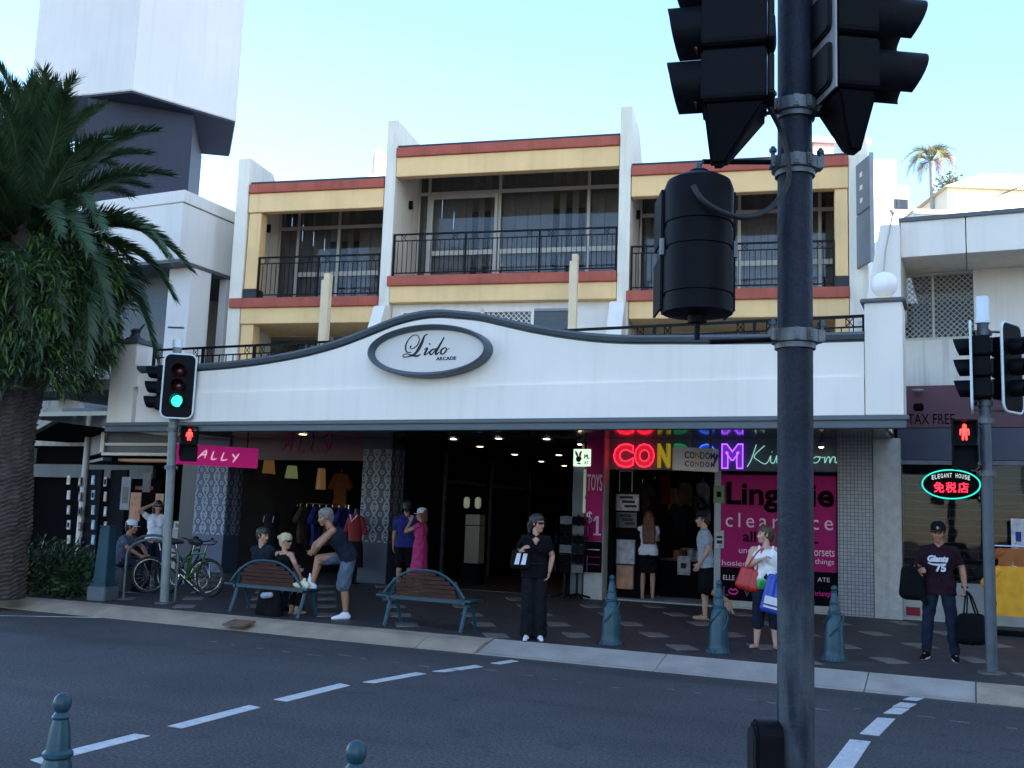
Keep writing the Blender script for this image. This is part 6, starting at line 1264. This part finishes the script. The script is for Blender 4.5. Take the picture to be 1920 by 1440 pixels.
    G = dict(t=t, body=bo, P=P, T=T, Hd=Hd, s=s, raw=raw, prims=prims, up=up, X=X, Fw=Fw)
    lp = lambda a, b_, k: a.lerp(b_, k)
    for w in wear:
        kind, m = w[0], w[1]; o = dict(w[2]) if len(w) > 2 else {}; off = o.get('off', .007 if kind == 'pants' else .024)
        infl = lambda L: [(a, b_, r1+off, r2+off) for a, b_, r1, r2 in L]
        if kind in ('tee', 'tank'):
            hem = o.get('hem', -.06); ps = infl(tor[:6]+tor[6:9]+bust)
            if hem < -.08: ps += [(T(-.08, 0, -.03), T(-.085, 0, hem), .11*fat, .12*fat), (T(.08, 0, -.03), T(.085, 0, hem), .11*fat, .12*fat), (T(-.08, 0, hem), T(.08, 0, hem), .115*fat, .115*fat)]
            if kind == 'tee':
                sl_ = o.get('sleeve', .55)
                for k in 'RL': ps += [(P['sh'+k]+X*(.0), lp(P['sh'+k], P['el'+k], sl_), .066*fat, o.get('cuff', .062)*fat), (T((-.05 if k == 'R' else .05), 0, .44), P['sh'+k], .066, .067)]
                if sl_ > .95:
                    for k in 'RL': ps += [(P['el'+k], lp(P['el'+k], P['wr'+k], .9), .056, .042)]
            else:
                ps = [q for q in ps if True]; ps = infl(tor[0:2]+tor[3:5]+tor[6:9]+bust)
                for sg in (-1, 1): ps += [(T(sg*.085, .1, .36), T(sg*.085, .02, .49), .022, .022), (T(sg*.085, .02, .49), T(sg*.08, -.1, .38), .022, .022)]
            cuts = [(T(0, 0, hem), -up)]
            if o.get('vneck'): pass
            prims(o.get('name', 'shirt' if kind == 'tee' else 'tank_top'), ps, m, cuts=cuts)
        elif kind == 'pants':
            to = o.get('to', 2.0); wd = o.get('wide', 1.0); ps = [(T(-.08, -.01, .0), T(.08, -.01, .0), .1*fat+off, .1*fat+off), (T(-.07, 0, .06), T(.07, 0, .06), .092*fat+off, .092*fat+off)]; cuts = [(T(0, 0, .12), up)]
            for k, sg in (('R', -1), ('L', 1)):
                h_, kn, an = P['hip'+k], P['kn'+k], P['an'+k]
                if to <= 1: e = lp(h_, kn, to); ps += [(h_, e, .088*fat+off, (.07*fat+off)*wd)]
                else: e = lp(kn, an, to-1); ps += [(h_, kn, .088*fat+off, .062*fat*wd+off), (kn, e, .062*fat*wd+off, o.get('bot', .05)+off)]
            if o.get('floor'): cuts.append((V3((0, 0, .025)), V3((0, 0, -1))))
            prims(o.get('name', 'trousers'), ps, m, cuts=cuts)
        elif kind == 'skirt':
            top, bot, r1, r2 = o['top'], o['bot'], o.get('r1', .11), o.get('r2', .15); dx = o.get('dx', .07)
            ps = [(T(-dx, 0, top), T(-dx*1.1, 0, bot), r1, r2), (T(dx, 0, top), T(dx*1.1, 0, bot), r1, r2), (T(0, 0, top), T(0, 0, bot), r1, r2*1.05), (T(-dx*1.1, .04, bot), T(dx*1.1, .04, bot), r2, r2*.9)]
            prims(o.get('name', 'skirt'), ps, m, cuts=[(T(0, 0, bot), -up), (T(0, 0, top+.03), up)])
        elif kind == 'belt': raw('belt', [(T(-.1*math.cos(a)*1.75, .118*math.sin(a), .1), T(-.1*math.cos(b_)*1.75, .118*math.sin(b_), .1), .014, .014) for a, b_ in [(math.pi*2*i/14, math.pi*2*(i+1)/14) for i in range(14)]], m)
    return G
def cam_rz(x, y): return math.atan2(-x, y)
def at_feet(px, py, z=None):
    z0 = .2
    for _ in range(6): p = onz(px, py, z0 if z is None else z); z0 = pave_z(p.y)
    return p
def spot(px, py, turn=0, z=None): p = at_feet(px, py, z); return (p.x, p.y, p.z), cam_rz(p.x, p.y)+R(turn)
L_, r_ = spot(999, 1199)
G = person('woman dressed all in black with sunglasses standing at the kerb', L_, r_, 1.7, dict(elR=(-.25, .0, 1.13), wrR=(-.21, -.14, 1.2), hdR=(.3, -.25, .3), elL=(.235, .05, 1.14), wrL=(.2, -.05, .93), anR=(-.075, .0, .085), anL=(.085, .02, .085), knR=(-.085, -.02, .49), knL=(.09, -.02, .49)), (.78, -.62, -.06), 'skin', ('tail', 'hairdark'),
           [('tee', 'blackcloth', dict(sleeve=.42, hem=-.09, cuff=.075)), ('pants', 'blackpants', dict(to=1.97, wide=1.35, bot=.1, off=.008, floor=True)), ('belt', 'iron')], True, ('shoewhite', 'black'), True)
G['raw']('neckline', [(G['T'](-.025, .112, .43), G['T'](0, .125, .37), .022, .01), (G['T'](.025, .112, .43), G['T'](0, .125, .37), .022, .01), (G['T'](0, .1, .44), G['T'](0, .122, .4), .03, .016)], 'skin')
def bag(name, lab, cat, loc, rz, w, h, d, m, handles=None, m2=None, tilt=0):
    t = thing(name, lab, cat, loc, rz); t.rotation_euler.y = tilt
    me = remesh([((-w/2+.03, 0, .03), (w/2-.03, 0, .03), d*.5, d*.5), ((-w/2+.03, 0, h-.04), (w/2-.03, 0, h-.04), d*.32, d*.32), ((-w/2+.03, 0, .03), (-w/2+.03, 0, h-.04), d*.5, d*.32), ((w/2-.03, 0, .03), (w/2-.03, 0, h-.04), d*.5, d*.32), ((0, 0, .03), (0, 0, h-.04), d*.55, d*.36), ((-w/4, 0, .03), (-w/4, 0, h-.04), d*.54, d*.35), ((w/4, 0, .03), (w/4, 0, h-.04), d*.54, d*.35)], .012, 3)
    me.materials.append(MT[m]); link('pouch', me, t)
    if handles:
        for s in (-1, 1): obj('handle', MB().tube(spline([(-w*.28, s*d*.25, h*.9), (-w*.1+handles[0]*.5, s*d*.15, h+handles[1]*.75), (handles[0], 0, h+handles[1]), (w*.1+handles[0]*.5, s*d*.15, h+handles[1]*.75), (w*.28, s*d*.25, h*.9)], 5), .011, 6), m2 or m, t, smooth=True)
    return t
def near_person(G, x, y, z):
    t = G['t']; v = Matrix.Rotation(t.rotation_euler.z, 3, 'Z') @ Vector((x*G['s'], y*G['s'], z*G['s'])); return (t.location.x+v.x, t.location.y+v.y, t.location.z+v.z)
t = bag('handbag', 'black handbag with white panels tucked under the arm of the woman in black', 'handbag', near_person(G, -.2, -.12, .97), r_, .26, .26, .1, 'blackcloth', (.02, .1))
for x in (-.055, .035): obj('white_panel', MB().hull8([(x-.035, -.068, .05), (x+.03, -.068, .05), (x+.055, -.05, .2), (x+.0, -.05, .2)], [(x-.035, -.05, .05), (x+.03, -.05, .05), (x+.055, -.03, .2), (x+.0, -.03, .2)]), 'shoewhite', t)
# man in the maroon tee
L_, r_ = spot(1764, 1236)
G = person('man in dark cap and maroon shirt printed 75 holding a bag', L_, r_-R(4), 1.72, dict(anR=(-.17, .0, .085), anL=(.17, -.02, .085), knR=(-.14, -.03, .49), knL=(.14, -.03, .49), elR=(-.27, .06, 1.13), wrR=(-.21, -.17, 1.1), hdR=(.2, -1, .1), elL=(.27, .04, 1.15), wrL=(.3, -.04, .91), cuL=(1.2, 0, 0)), (0, -1, -.1), 'skintan', ('short', 'hairdark'),
           [('tee', 'maroontee', dict(sleeve=.62, hem=-.12, off=.026)), ('pants', 'denimdark', dict(to=1.95, bot=.055, wide=1.1))], False, ('blackcloth', 'shoewhite'), False, ('blackcloth', False))
def print_on(G, name, me_or_text, m, a, h, size, w, hgt, f, **k):
    c = G['T'](a, f, h); o = text(name, me_or_text, m, G['body'], c, size, width=w, height=hgt, **k); return o
print_on(G, 'shirt_print', 'Giants', 'shoewhite', 0, .33, .1, .25, .085, .145, shear=.3, bold=.006); print_on(G, 'shirt_print', '75', 'shoewhite', .03, .215, .1, .125, .1, .135, bold=.005)
b = MB(); ribbon(b, [(-.12, 0), (-.04, -.02), (.1, -.005)], [.01, .022, .006], -.004, .0); o = obj('print_swoosh', b, 'shoewhite', G['body']); o.location = G['T'](.0, .142, .275)
G['raw']('cap_badge', [(G['Hd'](0, .1, .075), G['Hd'](0, .1, .078), .018, .018)], 'poster')
G['raw']('watch', [(G['P']['wrL']+V3((-.03, 0, .01)), G['P']['wrL']+V3((.03, 0, .01)), .013, .013)], 'black')
bag('travel_bag', 'black travel bag hanging from the hand of the man in the maroon shirt', 'bag', near_person(G, .37, -.06, .27), r_+R(25), .3, .32, .17, 'blackcloth', (-.06, .29))
t = bag('shoulder_bag', 'dark bag and jacket slung over the right arm of the man in the maroon shirt', 'bag', near_person(G, -.31, -.1, .78), r_-R(10), .24, .36, .17, 'blackcloth', (.05, .05)); obj('jacket_flap', MB().cone((.1, -.02, .02), (.16, -.02, -.08), .05, .03), 'blackcloth', t, smooth=True)
# woman with the red and blue bags
L_, r_ = spot(1436, 1216)
G = person('woman in green and white top looking left with red and blue bags', L_, r_+R(2), 1.62, dict(anR=(-.13, -.02, .085), anL=(.13, .0, .085), toR=(-.2, -.15, .03), knR=(-.1, -.03, .49), knL=(.11, -.03, .49), elR=(-.25, .02, 1.14), wrR=(-.08, -.19, 1.24), hdR=(.8, -.2, .4), elL=(.24, -.02, 1.12), wrL=(.16, -.22, 1.02), hdL=(-.3, -.8, -.3), cuL=(1.1, 0, 0)), (-.93, -.36, .02), 'skinpale', ('tail', 'hairbrown'),
           [('tank', 'ombre', dict(hem=-.14, off=.022)), ('pants', 'denimdark', dict(to=1.38, bot=.075, wide=1.2))], True, 'barefoot', False, None, None, 1.12)
t = bag('red_handbag', 'red shoulder bag under the arm of the woman in green', 'handbag', near_person(G, -.27, -.06, .83), r_, .26, .27, .13, 'bagred', (.08, .3), None, R(14))
t = bag('blue_shopping_bag', 'blue shopping bag with white band carried by the woman in green', 'shopping bag', near_person(G, .1, -.3, .52), r_, .36, .5, .1, 'bagblue', (.0, .08), None, R(12))
obj('white_band', MB().box(-.16, .16, -.085, -.04, .1, .2), 'shoewhite', t); obj('white_stripe', MB().box(-.16, .16, -.085, -.04, .05, .075), 'shoewhite', t); obj('white_motif', MB().prism([(.03, .23), (.06, .23), (.05, .36), (.04, .36)], -.07, -.04, 'y').prism([(.01, .27), (.08, .29), (.08, .31), (.01, .29)], -.07, -.04, 'y'), 'shoewhite', t)
# man in the grey tee walking left
L_, r_ = spot(1322, 1163)
G = person('man in grey shirt and dark cap walking left past the doorway', L_, r_-R(88), 1.74, dict(nck=(0, -.03, 1.44), anR=(-.06, .0, .085), knR=(-.09, -.02, .49), anL=(.09, .33, .33), knL=(.1, .02, .5), toL=(.1, .36, .2), elL=(.22, .04, 1.13), wrL=(.2, -.1, .89), elR=(-.22, .05, 1.13), wrR=(-.2, -.06, .9)), (.1, -1, -.05), 'skin', ('short', 'hairdark'),
           [('tee', 'greytee', dict(sleeve=.6, hem=-.1, off=.026)), ('pants', 'blackcloth', dict(to=1.0, wide=1.35, name='shorts'))], False, 'sandal', False, ('clothdark', False))
# woman in the doorway seen from behind
p = onz(1214, 1121, .37); yy = 19.25; p = Vector((ony(1214, 1100, yy).x, yy, .37))
person('long haired woman in white top and black skirt seen from behind in the doorway', tuple(p), cam_rz(p.x, p.y)+R(186), 1.66, dict(elR=(-.2, -.1, 1.16), wrR=(-.12, -.28, 1.2), elL=(.2, -.1, 1.16), wrL=(.12, -.28, 1.2)), (0, -1, -.2), 'skin', ('long', 'hairred'),
       [('tee', 'clothwhite', dict(sleeve=.3, hem=-.07)), ('skirt', 'blackcloth', dict(top=.06, bot=-.42, r1=.1, r2=.12))], True, 'sandal')
# man bending with his foot on the bench
L_, r_ = spot(643, 1160)
G = person('man in dark singlet and denim shorts bending with one foot on the bench', L_, r_-R(86), 1.8, dict(pel=(.02, .02, .92), nck=(0, -.27, 1.33), anL=(.08, .03, .085), knL=(.09, -.03, .49), toL=(.09, -.13, .03), knR=(-.1, -.4, .86), anR=(-.1, -.47, .49), toR=(-.1, -.63, .44), elL=(.17, -.42, 1.05), wrL=(.02, -.46, .95), elR=(-.2, -.45, 1.06), wrR=(-.08, -.5, .96), hdL=(-.8, -.3, -.3), hdR=(.6, -.3, -.4)), (.18, -1, -.22), 'skintan', ('short', 'hairgrey'),
           [('tank', 'navycloth', dict(hem=-.1, off=.03)), ('pants', 'denimgrey', dict(to=1.04, wide=1.45, name='shorts', off=.012))], False, 'shoewhite', False, None, None, 1.06)
b = MB()
# seated pair on the left bench
def on_bench(cen, rz, a): d = Vector((math.cos(rz), math.sin(rz), 0)); n = Vector((-d.y, d.x, 0)); q = cen+d*a+n*.25; return (q.x, q.y, pave_z(q.y))
SIT = dict(pel=(0, 0, .555), nck=(0, .02, 1.06), knR=(-.12, -.42, .52), knL=(.12, -.42, .52), anR=(-.11, -.38, .085), anL=(.11, -.4, .085))
def sit(**k): d = dict(SIT); d.update(k); return d
person('man in dark shirt sitting on the left bench, turned to the right', on_bench(b1c, b1r, -.28), b1r+R(180), 1.72, sit(elR=(-.24, -.16, .84), wrR=(-.1, -.34, .72), elL=(.24, -.14, .84), wrL=(.1, -.34, .72), nck=(.03, .06, 1.06)), (-1, .08, -.1), 'skin', ('short', 'hairdark'), [('tee', 'navycloth', dict(sleeve=.6, hem=-.06)), ('pants', 'denimdark', dict(to=1.9, bot=.055))], False, 'blackcloth', vox=.009)
person('blonde woman with a bun in a black tank top on the left bench', on_bench(b1c, b1r, .13), b1r+R(176), 1.62, sit(elR=(-.27, .04, .86), wrR=(-.3, -.08, .64), elL=(.22, -.14, .86), wrL=(.08, -.32, .76), knR=(-.1, -.36, .5), anR=(-.14, -.2, .085), anL=(.02, -.24, .085)), (-.97, -.15, -.1), 'skin', ('bun', 'hairblond'), [('tank', 'blackcloth', dict(hem=-.08)), ('pants', 'blackpants', dict(to=1.8, bot=.055))], True, 'sandal', True, vox=.009)
p = on_bench(b1c, b1r, -.03); t = bag('backpack', 'black backpack on the ground under the left bench', 'backpack', (p[0]+.05, p[1]-.18, p[2]), b1r, .36, .36, .22, 'blackcloth'); obj('grey_flap', MB().cone((-.05, -.1, .3), (.1, -.11, .32), .05, .045), 'clothgrey', t, smooth=True)
d = Vector((math.cos(b1r), math.sin(b1r), 0)); n = Vector((-d.y, d.x, 0)); q = b1c+d*.7+n*.05
t = thing('drink_bottle', 'small clear bottle standing on the right end of the left bench', 'bottle', (q.x+.02, q.y+.14, .63)); obj('bottle', MB().lathe([(.032, 0), (.034, .1), (.03, .13), (.014, .17), (.014, .19)], 12), 'whiteplastic', t, smooth=True); obj('cap', MB().lathe([(.016, .19), (.016, .215)], 10), 'shoewhite', t)
defm('paperbag', (.62, .6, .38), .8, .12, 9, .4, 20)
t = thing('paper_bag', 'crumpled pale yellow paper bag on the right end of the left bench', 'bag', (q.x-.05, q.y+.04, .615)); me = remesh([((-.08, 0, .05), (.08, 0, .05), .05, .06), ((0, .02, .06), (.03, .02, .13), .05, .03), ((-.12, 0, .04), (-.15, 0, .07), .03, .025)], .012, 1); me.materials.append(MT['paperbag']); link('paper', me, t)
# couple by the dark pillar
def doorway(px, y): q = ony(px, 1090, y); return (q.x, y, pave_z(y)), cam_rz(q.x, y)
L_, r_ = doorway(757, 18.0)
person('man in blue shirt seen from behind beside the dark patterned pillar', L_, r_+R(172), 1.76, dict(elR=(-.22, -.06, 1.14), wrR=(-.18, -.2, .95)), (.2, -1, 0), 'skintan', ('short', 'hairdark'), [('tee', 'clothblue', dict(sleeve=.7, hem=-.12, off=.026)), ('pants', 'blackcloth', dict(to=1.0, wide=1.3, name='shorts'))], False, 'blackcloth', False, ('clothdark', False), vox=.01)
L_, r_ = doorway(785, 17.5)
person('woman in pink dress and white cap with a hand raised to her face', L_, r_-R(112), 1.62, dict(elL=(.22, -.24, 1.24), wrL=(.1, -.2, 1.45), hdL=(-.3, .1, 1), elR=(-.2, -.05, 1.14)), (.1, -1, -.05), 'skin', ('medium', 'hairred'), [('tee', 'clothpink', dict(sleeve=.25, hem=-.1)), ('skirt', 'clothpink', dict(top=.1, bot=-.62, r1=.1, r2=.17, name='dress_skirt'))], True, 'sandal', False, ('clothwhite', False), vox=.01)
# woman in the white tee by the bikes
L_, r_ = doorway(285, 15.6)
person('woman in white shirt and sunglasses with a hand raised behind her head', L_, r_, 1.66, dict(elR=(-.36, -.06, 1.5), wrR=(-.13, .0, 1.62), hdR=(1, .1, .1), elL=(.22, .03, 1.12), wrL=(.2, -.06, .9)), (.12, -1, .02), 'skin', ('medium', 'hairdark'), [('tee', 'clothwhite', dict(sleeve=.4, hem=-.04)), ('pants', 'denimdark', dict(to=1.95, bot=.055))], True, 'blackcloth', True, vox=.009)
L_, r_ = doorway(224, 14.6)
ST = thing('low_seat', 'low dark block seat behind the teal tapered post', 'seat', L_, r_+R(60)); obj('block', MB().box(-.28, .28, -.2, .22, 0, .43), 'leftgrey', ST, bevel=.015)
person('man in white cap and grey shirt sitting behind the teal tapered post', L_, r_+R(58), 1.72, sit(nck=(0, -.12, 1.03), elR=(-.24, -.26, .8), wrR=(-.1, -.44, .66), elL=(.24, -.28, .8), wrL=(.1, -.46, .66)), (.1, -1, -.1), 'skintan', ('short', 'hairdark'), [('tee', 'slate', dict(sleeve=.6, hem=-.06)), ('pants', 'denimdark', dict(to=1.9, bot=.06))], False, 'blackcloth', False, ('shoewhite', False), vox=.009)
